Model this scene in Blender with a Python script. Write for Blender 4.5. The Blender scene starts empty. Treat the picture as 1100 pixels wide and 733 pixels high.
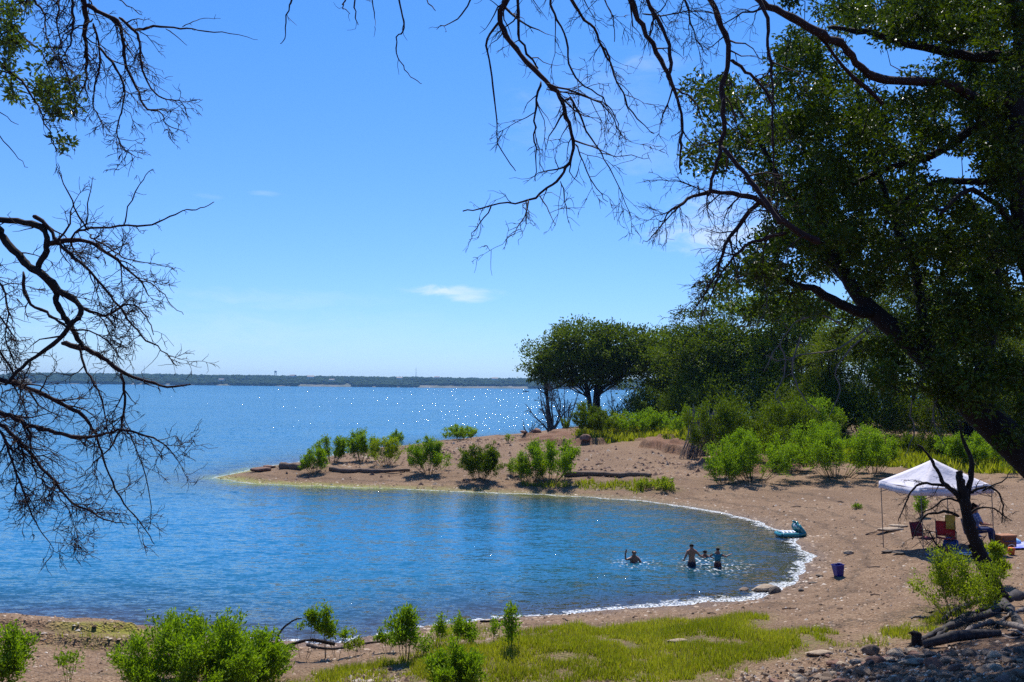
HAZE = True
SKY_STR = 0.082
import bpy, math, random
import numpy as np
from mathutils import Vector, Matrix

PI = math.pi
scene = bpy.context.scene
COL = scene.collection

# ------------------------------------------------------------------ camera
CAM_H, FPX, PITCH, ROLL = 5.3, 1000.0, math.radians(2.8), math.radians(0.6)
cam_d = bpy.data.cameras.new('camera')
cam = bpy.data.objects.new('camera', cam_d)
COL.objects.link(cam)
cam_d.sensor_width = 36.0
cam_d.lens = 36.0 * FPX / 1100.0
cam_d.clip_start = 0.05
cam_d.clip_end = 20000.0
CM = (Matrix.Rotation(PI / 2 + PITCH, 4, 'X') @ Matrix.Rotation(ROLL, 4, 'Z'))
cam.matrix_world = Matrix.Translation((0, 0, CAM_H)) @ CM
scene.camera = cam
C3 = np.array(CM.to_3x3())


def ray(px, py):
    d = C3 @ np.array([(px - 550.0) / FPX, (366.5 - py) / FPX, -1.0])
    return d


def atz(px, py, z=0.0):
    d = ray(px, py)
    t = (z - CAM_H) / d[2]
    return np.array([0, 0, CAM_H]) + d * t


def atd(px, py, dist):
    """point on the pixel's ray at world y = dist"""
    d = ray(px, py)
    return np.array([0, 0, CAM_H]) + d * (dist / d[1])


# ------------------------------------------------------------------ noise
def _hash(ix, iy, seed):
    h = (ix.astype(np.int64) * 374761393 + iy.astype(np.int64) * 668265263 + seed * 1442695041) & 0x7fffffff
    h = ((h ^ (h >> 13)) * 1274126177) & 0x7fffffff
    return ((h ^ (h >> 16)) & 0xffff) / 65535.0


def vnoise(x, y, seed=0):
    ix, iy = np.floor(x), np.floor(y)
    fx, fy = x - ix, y - iy
    fx = fx * fx * (3 - 2 * fx)
    fy = fy * fy * (3 - 2 * fy)
    a = _hash(ix, iy, seed); b = _hash(ix + 1, iy, seed)
    c = _hash(ix, iy + 1, seed); d = _hash(ix + 1, iy + 1, seed)
    return (a * (1 - fx) + b * fx) * (1 - fy) + (c * (1 - fx) + d * fx) * fy - 0.5


def fbm(x, y, seed=0, octv=4):
    s = 0; a = 1.0
    for o in range(octv):
        s = s + a * vnoise(x * 2 ** o + 17.3 * o, y * 2 ** o + 9.1 * o, seed + o)
        a *= 0.5
    return s


def sstep(a, b, x):
    t = np.clip((x - a) / (b - a), 0, 1)
    return t * t * (3 - 2 * t)


def sdist(poly, x, y):
    """signed distance to closed polygon, positive inside"""
    poly = np.asarray(poly, float)
    best = np.full(x.shape, 1e18)
    inside = np.zeros(x.shape, bool)
    n = len(poly)
    for i in range(n):
        ax, ay = poly[i]; bx, by = poly[(i + 1) % n]
        ex, ey = bx - ax, by - ay
        L = ex * ex + ey * ey + 1e-12
        t = np.clip(((x - ax) * ex + (y - ay) * ey) / L, 0, 1)
        dd = (x - ax - t * ex) ** 2 + (y - ay - t * ey) ** 2
        best = np.minimum(best, dd)
        if abs(ey) > 1e-12:
            c = ((ay > y) != (by > y)) & (x < ex * (y - ay) / ey + ax)
            inside ^= c
    d = np.sqrt(best)
    return np.where(inside, d, -d)


def pix_poly(pts, z):
    return [tuple(atz(px, py, z)[:2]) for px, py in pts]


def smooth_line(pts, it=2):
    P = np.array(pts, float)
    for _ in range(it):
        q = [P[0]]
        for a, b in zip(P[:-1], P[1:]):
            q += [a * .75 + b * .25, a * .25 + b * .75]
        q.append(P[-1])
        P = np.array(q)
    return P


# ------------------------------------------------------------------ shoreline
near = [(0, 671), (60, 668), (120, 671), (165, 676), (220, 684), (290, 690), (350, 692), (400, 688), (450, 674), (500, 668),
        (560, 665), (620, 661), (680, 657), (740, 651), (800, 645), (835, 637), (852, 626), (863, 612), (868, 600),
        (866, 588), (855, 577), (835, 568), (800, 556), (760, 547), (710, 540), (650, 534.5), (600, 532), (507, 528.5),
        (427, 525), (341, 522), (261, 519), (234, 513.5)]
back = [(262, 506), (289, 502), (324, 496), (370, 487), (431, 479), (479, 474), (513, 471), (557, 467)]
SHORE = [(-900, -60), (-300, 0), (-80, 9), (-30, 17)] + [tuple(p) for p in smooth_line([atz(a, b)[:2] for a, b in near], 1)] \
    + [tuple(atz(a, b)[:2]) for a, b in back] + [(13, 121), (22, 132), (50, 150), (120, 190), (420, 330), (1600, 700), (1600, -400), (-900, -400)]
# bank that rises towards the camera, lower right
BANK = [tuple(atz(*p)[:2]) for p in [(640, 790, 0.9), (790, 735, 0.9), (870, 706, 1.0), (960, 690, 1.0), (1010, 676, 1.0), (1060, 658, 1.0), (1130, 640, 1.0)]]
BANK = BANK + [(20, 16.5), (60, 15), (60, -60), (-60, -60), (-60, 8.5), (-12, 10.2), (-2, 11.0)]
# red cut bank in the middle distance
CUT = pix_poly([(560, 470), (600, 481), (640, 481), (662, 477), (690, 481), (706, 487), (745, 490), (765, 503), (800, 506), (860, 500), (1000, 487), (1200, 480)], 1.0)
CUT = CUT + [(300, 60), (400, 200), (60, 150), (13, 112)]
# flat rock shelf, lower left
SHELF = pix_poly([(-60, 668), (60, 667), (130, 670), (178, 676), (190, 690), (140, 700), (60, 706), (-60, 706)], 0.3)


def Hfun(x, y, full=False):
    x = np.asarray(x, float); y = np.asarray(y, float)
    d = sdist(SHORE, x, y)
    near_f = np.clip(1 - y / 150.0, 0.15, 1)
    dn = d + fbm(x * .8, y * .8, 5, 3) * 0.45 + fbm(x * .25, y * .25, 6, 2) * .5 * sstep(35, 60, y)
    up = np.where(dn < 4, 0.14 * dn, 0.56 + 0.045 * (dn - 4))
    up = np.where(dn > 24, 1.46 + 0.012 * (dn - 24), up)
    up = np.minimum(up, 5.0)
    dwn = np.maximum(0.11 * dn, -3.2)
    z = np.where(dn > 0, up, dwn)
    land = sstep(0, 1.5, dn)
    # gentle lumps
    z = z + land * (fbm(x * .35, y * .35, 11, 3) * 0.16 + fbm(x * 1.6, y * 1.6, 21, 3) * 0.05)
    z = z + land * fbm(x * 7, y * 7, 31, 2) * 0.022 * near_f
    # cut bank
    c = sdist(CUT, x, y) + fbm(x * .45, y * .45, 41, 3) * 2.4 + fbm(x * 3, y * 3, 43, 2) * .25
    z = z + (sstep(0, .35, c) * (.38 + .4 * vnoise(x * .2, y * .2, 3)) + sstep(1.8, 2.3, c + .6 * vnoise(x * 1.5, y * 1.5, 7)) * .22) * sstep(17, 12, x) + sstep(0, 6, c) * .5 * sstep(12, 17, x)
    # shelf
    s = sdist(SHELF, x, y) + fbm(x * 1.2, y * 1.2, 51, 3) * .35
    sl = sstep(0, .15, s) * .20 + sstep(.7, .82, s + .3 * vnoise(x * 2, y * 2, 8)) * .16
    z = z + sl * (d > -.4)
    # bank near the camera
    b = sdist(BANK, x, y)
    bn = b + fbm(x * .9, y * .9, 61, 3) * .35
    z = z + np.where(bn > 0, 0.30 * bn, 0) * (y < 40) * .95
    r = np.hypot(x, y + 1)
    cap = 3.75 + 0 * r
    z = np.where((y < 18) & (z > 3.4), 3.4 + .3 * (1 - np.exp(-(z - 3.4))), z)
    # far hills are separate
    if full:
        return z, d, dn, c, s, b
    return z


def ground(px, py):
    """first hit of a pixel's ray with the terrain"""
    d = ray(px, py); d = d / d[1]
    t = np.concatenate([np.arange(6, 40, .05), np.arange(40, 260, .2)])
    X = d[0] * t; Z = CAM_H + d[2] * t
    hh = Hfun(X, t)
    k = np.argmax(Z < hh)
    if not (Z < hh).any(): k = int(np.searchsorted(t, 170))
    return np.array([X[k], t[k], hh[k]])


def gz(x, y):
    return float(Hfun(np.array([x]), np.array([y]))[0])


# ------------------------------------------------------------------ mesh helpers
def mk(name, V, F4=None, F3=None, mat=None, smooth=False, attrs=None, parent=None, link=True):
    V = np.asarray(V, np.float32).reshape(-1, 3)
    n4 = 0 if F4 is None else len(F4)
    n3 = 0 if F3 is None else len(F3)
    me = bpy.data.meshes.new(name)
    me.vertices.add(len(V)); me.vertices.foreach_set('co', V.ravel())
    loops = []
    if n4: loops.append(np.asarray(F4, np.int32).ravel())
    if n3: loops.append(np.asarray(F3, np.int32).ravel())
    loops = np.concatenate(loops)
    me.loops.add(len(loops)); me.loops.foreach_set('vertex_index', loops)
    me.polygons.add(n4 + n3)
    st = np.concatenate([np.arange(n4) * 4, n4 * 4 + np.arange(n3) * 3]).astype(np.int32)
    me.polygons.foreach_set('loop_start', st)
    me.polygons.foreach_set('use_smooth', np.full(n4 + n3, smooth))
    me.update(calc_edges=True)
    if attrs:
        for k, a in attrs.items():
            at = me.attributes.new(k, 'FLOAT', 'POINT')
            at.data.foreach_set('value', np.asarray(a, np.float32))
    if mat: me.materials.append(mat)
    o = bpy.data.objects.new(name, me)
    if link: COL.objects.link(o)
    if parent: o.parent = parent
    return o


class Geo:
    """collects verts / quads / tris for one mesh"""
    def __init__(s):
        s.V = []; s.Q = []; s.T = []; s.A = []; s.n = 0

    def add(s, V, Q=None, T=None, a=None):
        V = np.asarray(V, float).reshape(-1, 3)
        if Q is not None and len(Q): s.Q.append(np.asarray(Q, int) + s.n)
        if T is not None and len(T): s.T.append(np.asarray(T, int) + s.n)
        s.V.append(V)
        s.A.append(np.full(len(V), .5) if a is None else (np.full(len(V), a) if np.isscalar(a) else np.asarray(a)))
        s.n += len(V)
        return s

    def tube(s, P, R, k=5, cap=True, a=.5):
        P = np.asarray(P, float); n = len(P)
        R = np.full(n, R) if np.isscalar(R) else np.asarray(R, float)
        t = np.gradient(P, axis=0)
        t /= np.linalg.norm(t, axis=1)[:, None] + 1e-9
        m = np.abs(t.mean(0)); ref = np.eye(3)[int(np.argmin(m))]
        u = np.cross(t, ref); u /= np.linalg.norm(u, axis=1)[:, None] + 1e-9
        v = np.cross(t, u)
        an = np.arange(k) * 2 * PI / k
        ring = P[:, None, :] + R[:, None, None] * (np.cos(an)[None, :, None] * u[:, None, :] + np.sin(an)[None, :, None] * v[:, None, :])
        i = np.arange(n - 1)[:, None] * k; j = np.arange(k)[None, :]; j2 = (j + 1) % k
        Q = np.stack([i + j, i + j2, i + k + j2, i + k + j], -1).reshape(-1, 4)
        V = ring.reshape(-1, 3)
        T = None
        if cap:
            V = np.vstack([V, P[0], P[-1]])
            jj = np.arange(k); T = np.vstack([np.stack([(jj + 1) % k, jj, np.full(k, n * k)], 1),
                                              np.stack([(n - 1) * k + jj, (n - 1) * k + (jj + 1) % k, np.full(k, n * k + 1)], 1)])
        return s.add(V, Q, T, a)

    def box(s, c, size, rot=None, a=.5):
        sx, sy, sz = [q / 2 for q in size]
        V = np.array([[x, y, z] for x in (-sx, sx) for y in (-sy, sy) for z in (-sz, sz)])
        if rot is not None: V = V @ np.array(rot).T
        Q = [[0, 1, 3, 2], [4, 6, 7, 5], [0, 4, 5, 1], [2, 3, 7, 6], [0, 2, 6, 4], [1, 5, 7, 3]]
        return s.add(V + np.array(c), Q, a=a)

    def build(s, name, mat=None, parent=None, smooth=False, link=True):
        if not s.V: return None
        V = np.vstack(s.V)
        return mk(name, V, np.vstack(s.Q) if s.Q else None, np.vstack(s.T) if s.T else None, mat, smooth,
                  {'var': np.concatenate(s.A)}, parent, link)


def tag(o, label=None, cat=None, group=None, kind=None):
    if label: o['label'] = label
    if cat: o['category'] = cat
    if group: o['group'] = group
    if kind: o['kind'] = kind
    return o


def empty(name, loc, label, cat, group=None, rz=0.0):
    o = bpy.data.objects.new(name, None)
    COL.objects.link(o)
    o.location = loc; o.rotation_euler = (0, 0, rz)
    o.empty_display_size = .2
    return tag(o, label, cat, group)


def copy_tree(o, loc=None, rz=None, sc=None, label=None, group=None):
    c = o.copy(); COL.objects.link(c)
    for ch in list(o.children):
        k = ch.copy(); COL.objects.link(k); k.parent = c
        for g in list(ch.children):
            m = g.copy(); COL.objects.link(m); m.parent = k
    if loc is not None: c.location = loc
    if rz is not None: c.rotation_euler = (0, 0, rz)
    if sc is not None: c.scale = sc
    if label: c['label'] = label
    if group: c['group'] = group
    return c


def nrm(v):
    return v / (np.linalg.norm(v) + 1e-9)


def crook(st, d, L, n, wob, grav, rng):
    P = [np.array(st, float)]
    d = nrm(np.array(d, float)); seg = L / n
    for i in range(n):
        d = nrm(d + rng.normal(0, wob, 3) + np.array([0, 0, grav]) / n)
        P.append(P[-1] + d * seg)
    return np.array(P)


def spawn(G, P, R, rng, dens, L0, ang=(35, 75), grav=-.3, wob=.22, levels=2, f0=.1, rmin=.002, k=3, collect=None, shrink=.5):
    """side twigs along a path, recursively"""
    seg = np.linalg.norm(np.diff(P, axis=0), axis=1); cum = np.concatenate([[0], np.cumsum(seg)]); L = cum[-1]
    cnt = rng.poisson(dens * L)
    R = np.full(len(P), R) if np.isscalar(R) else R
    for _ in range(cnt):
        f = rng.uniform(f0, 1) * L
        i = min(int(np.searchsorted(cum, f)) - 1, len(P) - 2); i = max(i, 0)
        t = (f - cum[i]) / (seg[i] + 1e-9)
        p = P[i] * (1 - t) + P[i + 1] * t; r = R[i] * (1 - t) + R[i + 1] * t
        tan = nrm(P[i + 1] - P[i])
        perp = nrm(np.cross(tan, rng.normal(0, 1, 3)))
        a = math.radians(rng.uniform(*ang))
        d = tan * math.cos(a) + perp * math.sin(a)
        l = L0 * rng.uniform(.3, 1.15) * (1 - .45 * f / L)
        r0 = max(rmin, min(r * .62, l * .02 + rmin))
        n = max(3, int(4 + l * 3)) if levels > 0 else 4
        Q = crook(p, d, l, n, wob, grav, rng)
        RR = np.linspace(r0, rmin * .55, len(Q))
        G.tube(Q, RR, k, cap=False, a=rng.uniform(0, 1))
        if collect is not None: collect.append(Q)
        if levels > 0:
            spawn(G, Q, RR, rng, dens * 1.3, L0 * shrink, ang, grav, wob, levels - 1, .15, rmin, 3, collect, shrink)


def leaves(C, D, L, W, rng, up=.3, fold=.25):
    """one bent diamond per leaf. C centres, D direction, L length, W width arrays"""
    n = len(C)
    D = D / (np.linalg.norm(D, axis=1)[:, None] + 1e-9)
    nr = rng.normal(0, 1, (n, 3)); nr[:, 2] = np.abs(nr[:, 2]) + up
    s = np.cross(D, nr); s /= np.linalg.norm(s, axis=1)[:, None] + 1e-9
    nn = np.cross(s, D)
    L = np.asarray(L)[:, None] if not np.isscalar(L) else L
    W = np.asarray(W)[:, None] if not np.isscalar(W) else W
    a = C; b = C + D * L * .45 + s * W * .5 + nn * W * fold
    c = C + D * L - nn * L * .12; d = C + D * L * .45 - s * W * .5 + nn * W * fold
    V = np.stack([a, b, c, d], 1).reshape(-1, 3)
    Q = np.arange(n * 4).reshape(-1, 4)
    var = np.repeat(rng.uniform(0, 1, n), 4)
    return V, Q, var


# ------------------------------------------------------------------ materials
class NT:
    def __init__(s, name):
        s.m = bpy.data.materials.new(name); s.m.use_nodes = True
        s.t = s.m.node_tree; s.t.nodes.clear()
        s.out = s.t.nodes.new('ShaderNodeOutputMaterial')

    def n(s, ty, ins=None, **kw):
        nd = s.t.nodes.new(ty)
        for k, v in kw.items(): setattr(nd, k, v)
        if ins:
            for k, v in ins.items():
                if hasattr(v, 'is_linked') or isinstance(v, bpy.types.NodeSocket): s.t.links.new(v, nd.inputs[k])
                else: nd.inputs[k].default_value = v
        return nd

    def ramp(s, fac, stops, interp='LINEAR'):
        r = s.n('ShaderNodeValToRGB', {0: fac}); cr = r.color_ramp; cr.interpolation = interp
        while len(cr.elements) < len(stops): cr.elements.new(.5)
        for e, (p, c) in zip(cr.elements, stops):
            e.position = p; e.color = c if len(c) == 4 else (*c, 1)
        return r.outputs[0]

    def mix(s, f, a, b, bt='MIX'):
        m = s.n('ShaderNodeMix', data_type='RGBA', blend_type=bt)
        for k, v in ((0, f), (6, a), (7, b)):
            if isinstance(v, bpy.types.NodeSocket): s.t.links.new(v, m.inputs[k])
            else: m.inputs[k].default_value = v if not isinstance(v, tuple) or len(v) == 4 else (*v, 1)
        return m.outputs[2]

    def math(s, op, a, b=None, c=None, clamp=False):
        m = s.n('ShaderNodeMath', operation=op, use_clamp=clamp)
        for k, v in enumerate((a, b, c)):
            if v is None: continue
            if isinstance(v, bpy.types.NodeSocket): s.t.links.new(v, m.inputs[k])
            else: m.inputs[k].default_value = v
        return m.outputs[0]

    def attr(s, name):
        return s.n('ShaderNodeAttribute', attribute_name=name).outputs['Fac']

    def pos(s):
        return s.n('ShaderNodeNewGeometry').outputs['Position']

    def noise(s, vec, scale, detail=3, rough=.5, out=0):
        return s.n('ShaderNodeTexNoise', {'Vector': vec, 'Scale': scale, 'Detail': detail, 'Roughness': rough}).outputs[out]

    def fin(s, sh):
        s.t.links.new(sh, s.out.inputs[0]); return s.m


def mat_plain(name, c1, c2=None, rough=.7, scale=8, metal=0, bump=.0, spec=.4, obj=True):
    t = NT(name)
    co = t.n('ShaderNodeTexCoord').outputs['Object']
    c2 = c2 or tuple(min(1, q * .75) for q in c1)
    nz = t.noise(co, scale, 4, .6)
    col = t.ramp(nz, [(.35, c1), (.68, c2)])
    b = t.n('ShaderNodeBsdfPrincipled', {'Base Color': col, 'Roughness': rough, 'Metallic': metal, 'Specular IOR Level': spec})
    if bump:
        bp = t.n('ShaderNodeBump', {'Height': t.noise(co, scale * 4, 4, .6), 'Strength': .6, 'Distance': bump})
        t.t.links.new(bp.outputs[0], b.inputs['Normal'])
    return t.fin(b.outputs[0])


def mat_leaf(name, ca, cb, cc, trans=.4, rough=.6, spec=.18):
    """ca dark, cb mid, cc light leaf colours spread over the leaves"""
    t = NT(name)
    v = t.attr('var')
    col = t.ramp(v, [(0, ca), (.55, cb), (1, cc)])
    # slow drift of hue over the plant
    nz = t.noise(t.n('ShaderNodeTexCoord').outputs['Object'], 1.6, 2)
    col = t.mix(t.math('MULTIPLY', nz, .5), col, t.mix(.5, col, cc))
    b = t.n('ShaderNodeBsdfPrincipled', {'Base Color': col, 'Roughness': rough, 'Specular IOR Level': spec})
    tr = t.n('ShaderNodeBsdfTranslucent', {'Color': t.mix(1.0, col, (1.25, 1.35, .25, 1), 'MULTIPLY')})
    mx = t.n('ShaderNodeMixShader', {0: trans, 1: b.outputs[0], 2: tr.outputs[0]})
    return t.fin(mx.outputs[0])


def mat_bark(name, c1, c2, bump=.01, scale=14):
    t = NT(name)
    co = t.n('ShaderNodeTexCoord').outputs['Object']
    mp = t.n('ShaderNodeMapping', {'Vector': co, 'Scale': (1, 1, .35)}).outputs[0]
    nz = t.noise(mp, scale, 5, .65)
    col = t.ramp(nz, [(.3, c1), (.7, c2)])
    bp = t.n('ShaderNodeBump', {'Height': t.noise(mp, scale * 2, 5, .7), 'Strength': .8, 'Distance': bump})
    b = t.n('ShaderNodeBsdfPrincipled', {'Base Color': col, 'Roughness': .85, 'Specular IOR Level': .2, 'Normal': bp.outputs[0]})
    return t.fin(b.outputs[0])


M = {}
M['leaf_oak'] = mat_leaf('oak_leaf', (.016, .03, .004), (.04, .068, .006), (.12, .165, .012), .3, .45, .22)
M['leaf_mid'] = mat_leaf('tree_leaf', (.026, .047, .004), (.065, .10, .006), (.15, .19, .01), .38)
M['leaf_cedar'] = mat_leaf('cedar_leaf', (.045, .07, .008), (.10, .135, .012), (.18, .21, .02), .35)
M['leaf_shrub'] = mat_leaf('shrub_leaf', (.09, .155, .010), (.16, .26, .015), (.27, .37, .03), .45)
M['leaf_shrub2'] = mat_leaf('shrub_leaf_yellow', (.12, .16, .012), (.21, .27, .02), (.33, .38, .04), .45)
M['leaf_dark'] = mat_leaf('brush_leaf', (.036, .06, .005), (.085, .13, .007), (.18, .23, .012), .4)
M['bark'] = mat_bark('bark', (.010, .008, .008), (.032, .023, .021))
M['bark_red'] = mat_bark('dead_bark', (.018, .010, .011), (.05, .028, .028))
M['bark_grey'] = mat_bark('grey_wood', (.12, .10, .09), (.24, .20, .18))
M['stem'] = mat_bark('stem', (.06, .045, .03), (.12, .09, .05), .003, 30)
M['drift'] = mat_bark('driftwood', (.10, .065, .045), (.22, .15, .11))
M['root'] = mat_bark('root_wood', (.03, .025, .025), (.09, .08, .078))
# ------------------------------------------------------------------ ground
def axis(parts):
    out = []
    for a, b, s in parts:
        out.append(np.arange(a, b, s))
    return np.unique(np.round(np.concatenate(out), 4))


gx = axis([(-6000, -900, 600), (-900, -120, 60), (-120, -40, 3), (-40, -15, .6), (-15, 17, .13), (17, 30, .4), (30, 70, 1.0), (70, 200, 6), (200, 900, 60), (900, 6001, 600)])
gy = axis([(-400, -20, 40), (-20, 9, .6), (9, 34, .11), (34, 60, .2), (60, 84, .2), (84, 112, .5), (112, 160, 2), (160, 400, 15), (400, 2000, 100), (2000, 6001, 500)])
X, Y = np.meshgrid(gx, gy)
jx = (np.random.RandomState(4).rand(*X.shape) - .5) * .05
Z, Dsh, Dn, Cc, Ss, Bb = Hfun(X, Y, True)
nxg, nyg = len(gx), len(gy)
ii = np.arange(nyg - 1)[:, None] * nxg; jj = np.arange(nxg - 1)[None, :]
GQ = np.stack([ii + jj, ii + jj + 1, ii + jj + 1 + nxg, ii + jj + nxg], -1).reshape(-1, 4)

# grass areas, traced on the ground
def gpoly(pts): return [tuple(ground(a, b)[:2]) for a, b in pts]
GR = [gpoly([(300, 740), (350, 722), (400, 708), (440, 700), (520, 692), (560, 680), (640, 672), (700, 668), (770, 661), (826, 657), (840, 664), (838, 674),
             (872, 676), (906, 682), (904, 699), (855, 709), (800, 716), (770, 740)]),
      gpoly([(900, 692), (930, 679), (965, 667), (1000, 655), (1030, 650), (1045, 662), (1010, 679), (960, 691), (925, 698)]),
      gpoly([(560, 520), (590, 518), (640, 517), (700, 515), (722, 520), (728, 527), (690, 530), (610, 526), (560, 524)]),
      gpoly([(612, 468), (640, 472), (690, 471), (740, 477), (800, 486), (900, 498), (1130, 512), (1130, 490), (900, 470), (760, 460), (700, 458), (640, 459)]),
      gpoly([(60, 690), (110, 688), (160, 690), (165, 697), (90, 699)]),
      gpoly([(140, 712), (190, 708), (260, 712), (320, 722), (300, 740), (120, 740)]),
      gpoly([(550, 676), (520, 668), (470, 672), (440, 690), (470, 700)])]
GW = [1.0, 1.0, .9, .9, .7, .6, .7]
grass = np.zeros_like(X)
for g, w in zip(GR, GW):
    sc = .35 if g is GR[0] or g is GR[1] else .5
    grass = np.maximum(grass, w * sstep(-.35, .6, sdist(g, X, Y) + fbm(X * 1.3, Y * 1.3, 77, 3) * .8 * sc * 2))
fore = sstep(2, 9, Cc) * sstep(3, 8, Dn)      # ground under the trees
grass = np.maximum(grass, fore * .55)
# floating algae and slime at the water's edge, on the point and on the rock shelf
tip = atz(240, 515)[:2]
alg = sstep(14, 2, np.hypot(X - tip[0], Y - tip[1])) + .55 * sstep(12, -4, X) * (Y > 40) * (Y < 60)
alg2 = sstep(-.3, .5, sdist(gpoly([(60, 670), (100, 668), (175, 677), (178, 690), (120, 684), (66, 678)]), X, Y))
algae = np.maximum(np.clip(alg, 0, 1) * sstep(1.3, .2, np.abs(Dn + .2)), alg2)
bankm = sstep(-.2, .5, Bb + fbm(X * .9, Y * .9, 61, 3) * .35)

t = NT('ground_soil')
P = t.pos()
g_, al_, dn_, bk_, cut_ = t.attr('grass'), t.attr('algae'), t.attr('dn'), t.attr('bank'), t.attr('cut')
n1 = t.noise(P, 1.1, 5, .65); n2 = t.noise(P, 9, 4, .7); n3 = t.noise(P, 38, 3, .7)
vor = t.n('ShaderNodeTexVoronoi', {'Vector': P, 'Scale': 22.0})
peb = t.ramp(vor.outputs['Color'], [(0, (.045, .028, .018)), (.35, (.21, .128, .074)), (.7, (.32, .21, .13)), (1, (.55, .42, .30))])
base = t.ramp(n1, [(.3, (.16, .088, .048)), (.5, (.265, .155, .086)), (.72, (.34, .22, .13))])
col = t.mix(.55, base, peb)
col = t.mix(t.ramp(n2, [(.42, (0, 0, 0)), (.62, (.45, .45, .45))]), col, (.33, .225, .14))
col = t.mix(t.ramp(n3, [(.35, (.5, .5, .5)), (.5, (0, 0, 0))]), col, (.06, .035, .025))
n0 = t.noise(P, .28, 4, .6)
col = t.mix(t.ramp(n0, [(.40, (.5,) * 3), (.6, (0,) * 3)]), col, t.mix(n2, (.11, .064, .038), (.23, .14, .08)))
# drift lines left by falling water
dw = t.math('ADD', t.attr('dnw'), t.math('MULTIPLY', t.math('SUBTRACT', n1, .5), 1.4))
for c0_, w_ in ((1.5, .22), (2.9, .16), (4.6, .25)):
    bd = t.math('SUBTRACT', 1.0, t.math('DIVIDE', t.math('ABSOLUTE', t.math('SUBTRACT', dw, c0_)), w_), clamp=True)
    col = t.mix(t.math('MULTIPLY', bd, t.ramp(n2, [(.4, (.15,) * 3), (.6, (.75,) * 3)])), col, (.055, .038, .026))
# red earth of the cut bank
cm = t.math('MULTIPLY', cut_, t.ramp(t.noise(P, .35, 3), [(.35, (.2,) * 3), (.6, (1,) * 3)]))
col = t.mix(t.math('MULTIPLY', cm, .75), col, t.mix(n2, (.15, .065, .036), (.25, .12, .07)))
# bank: stony earth, with the oak's shade darkened into its colour
col = t.mix(t.math('MULTIPLY', bk_, .7), col, t.mix(n2, (.05, .027, .017), (.17, .09, .05)))
# wet rim
wet = t.n('ShaderNodeMapRange', {0: t.math('ADD', t.attr('dnw'), t.math('MULTIPLY', t.math('SUBTRACT', n1, .5), .9)), 1: .15, 2: .75, 3: 1.0, 4: 0.0}).outputs[0]
col = t.mix(t.math('MULTIPLY', wet, .7), col, (.125, .066, .030))
grc = t.mix(n2, (.12, .12, .03), (.17, .18, .03))
gm = t.math('MULTIPLY', g_, t.ramp(n2, [(.38, (.0,) * 3), (.6, (.8,) * 3)]))
col = t.mix(gm, col, grc)
am = t.math('MULTIPLY', al_, t.ramp(n2, [(.36, (.1,) * 3), (.5, (1,) * 3)]))
col = t.mix(am, col, t.mix(n3, (.16, .19, .01), (.36, .34, .04)))
hgt = t.math('ADD', t.math('MULTIPLY', n2, .6), t.math('MULTIPLY', vor.outputs['Distance'], .7))
bp = t.n('ShaderNodeBump', {'Height': t.math('ADD', hgt, t.math('MULTIPLY', n3, .4)), 'Strength': 1.0, 'Distance': .06})
ro = t.math('SUBTRACT', .95, t.math('MULTIPLY', wet, .45))
b = t.n('ShaderNodeBsdfPrincipled', {'Base Color': col, 'Roughness': ro, 'Specular IOR Level': .25, 'Normal': bp.outputs[0]})
M['soil'] = t.fin(b.outputs[0])
go = mk('ground', np.stack([X, Y, Z], -1).reshape(-1, 3), GQ, None, M['soil'], True,
        {'grass': grass.ravel(), 'algae': algae.ravel(), 'dn': np.clip(.5 + Dn.ravel() * .5, 0, 1), 'bank': bankm.ravel(), 'dnw': np.clip(Dn.ravel(), -2, 30),
         'cut': (sstep(-.5, .2, Cc) * sstep(6.5, 3.0, Cc)).ravel()})
tag(go, kind='structure')

# ------------------------------------------------------------------ water
mask = (Z.ravel() < .25)
wq = GQ[mask[GQ].any(1)]
used = np.unique(wq); remap = -np.ones(X.size, int); remap[used] = np.arange(len(used))
wx, wy = X.ravel()[used], Y.ravel()[used]
depth = np.clip(-Z.ravel()[used], 0, 4); shore = np.clip(-Dn.ravel()[used], -1, 60)
# surf is wider along the windward (far right) rim of the cove
cx, cy = atz(720, 590)[:2]
ang = np.arctan2(wy - cy, wx - cx)
foamw = .09 + .27 * sstep(5.5, 9.0, wx) * (wy > 22) * (wy < 45) + .40 * sstep(-1, 4, wx) * (wy < 26) + .15 * (wy > 40) * (wy < 60)
splash = 0 * wx
for a_, b_, r_ in ((681, 604, .55), (743, 609, .35), (771, 610, .6), (760, 605, .7), (785, 607, .5)):
    q_ = atz(a_, b_); splash = np.maximum(splash, np.exp(-(((wx - q_[0]) / r_) ** 2 + ((wy - q_[1] + .15) / (r_ * 1.5)) ** 2)))
t = NT('lake_water')
P = t.pos()
dp, sh, fw, alw = t.attr('depth'), t.attr('shore'), t.attr('foamw'), t.attr('algae')
sep = t.n('ShaderNodeSeparateXYZ', {0: P})
# ripples: stretched noise at three sizes, tilting the normal directly
def ripple(sc, rotz, stretch, detail):
    mp = t.n('ShaderNodeMapping', {'Vector': P, 'Rotation': (0, 0, rotz), 'Scale': (1, stretch, 1)}).outputs[0]
    return t.noise(mp, sc, detail, .6, out=1)
def vm(op, a, b_):
    m = t.n('ShaderNodeVectorMath', operation=op)
    for k, v in enumerate((a, b_)):
        if isinstance(v, bpy.types.NodeSocket): t.t.links.new(v, m.inputs[k])
        elif op == 'SCALE' and k == 1: m.inputs['Scale'].default_value = v
        else: m.inputs[k].default_value = v
    return m.outputs[0]
def scale(a, s):
    m = t.n('ShaderNodeVectorMath', operation='SCALE'); t.t.links.new(a, m.inputs[0])
    if isinstance(s, bpy.types.NodeSocket): t.t.links.new(s, m.inputs['Scale'])
    else: m.inputs['Scale'].default_value = s
    return m.outputs[0]
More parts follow.
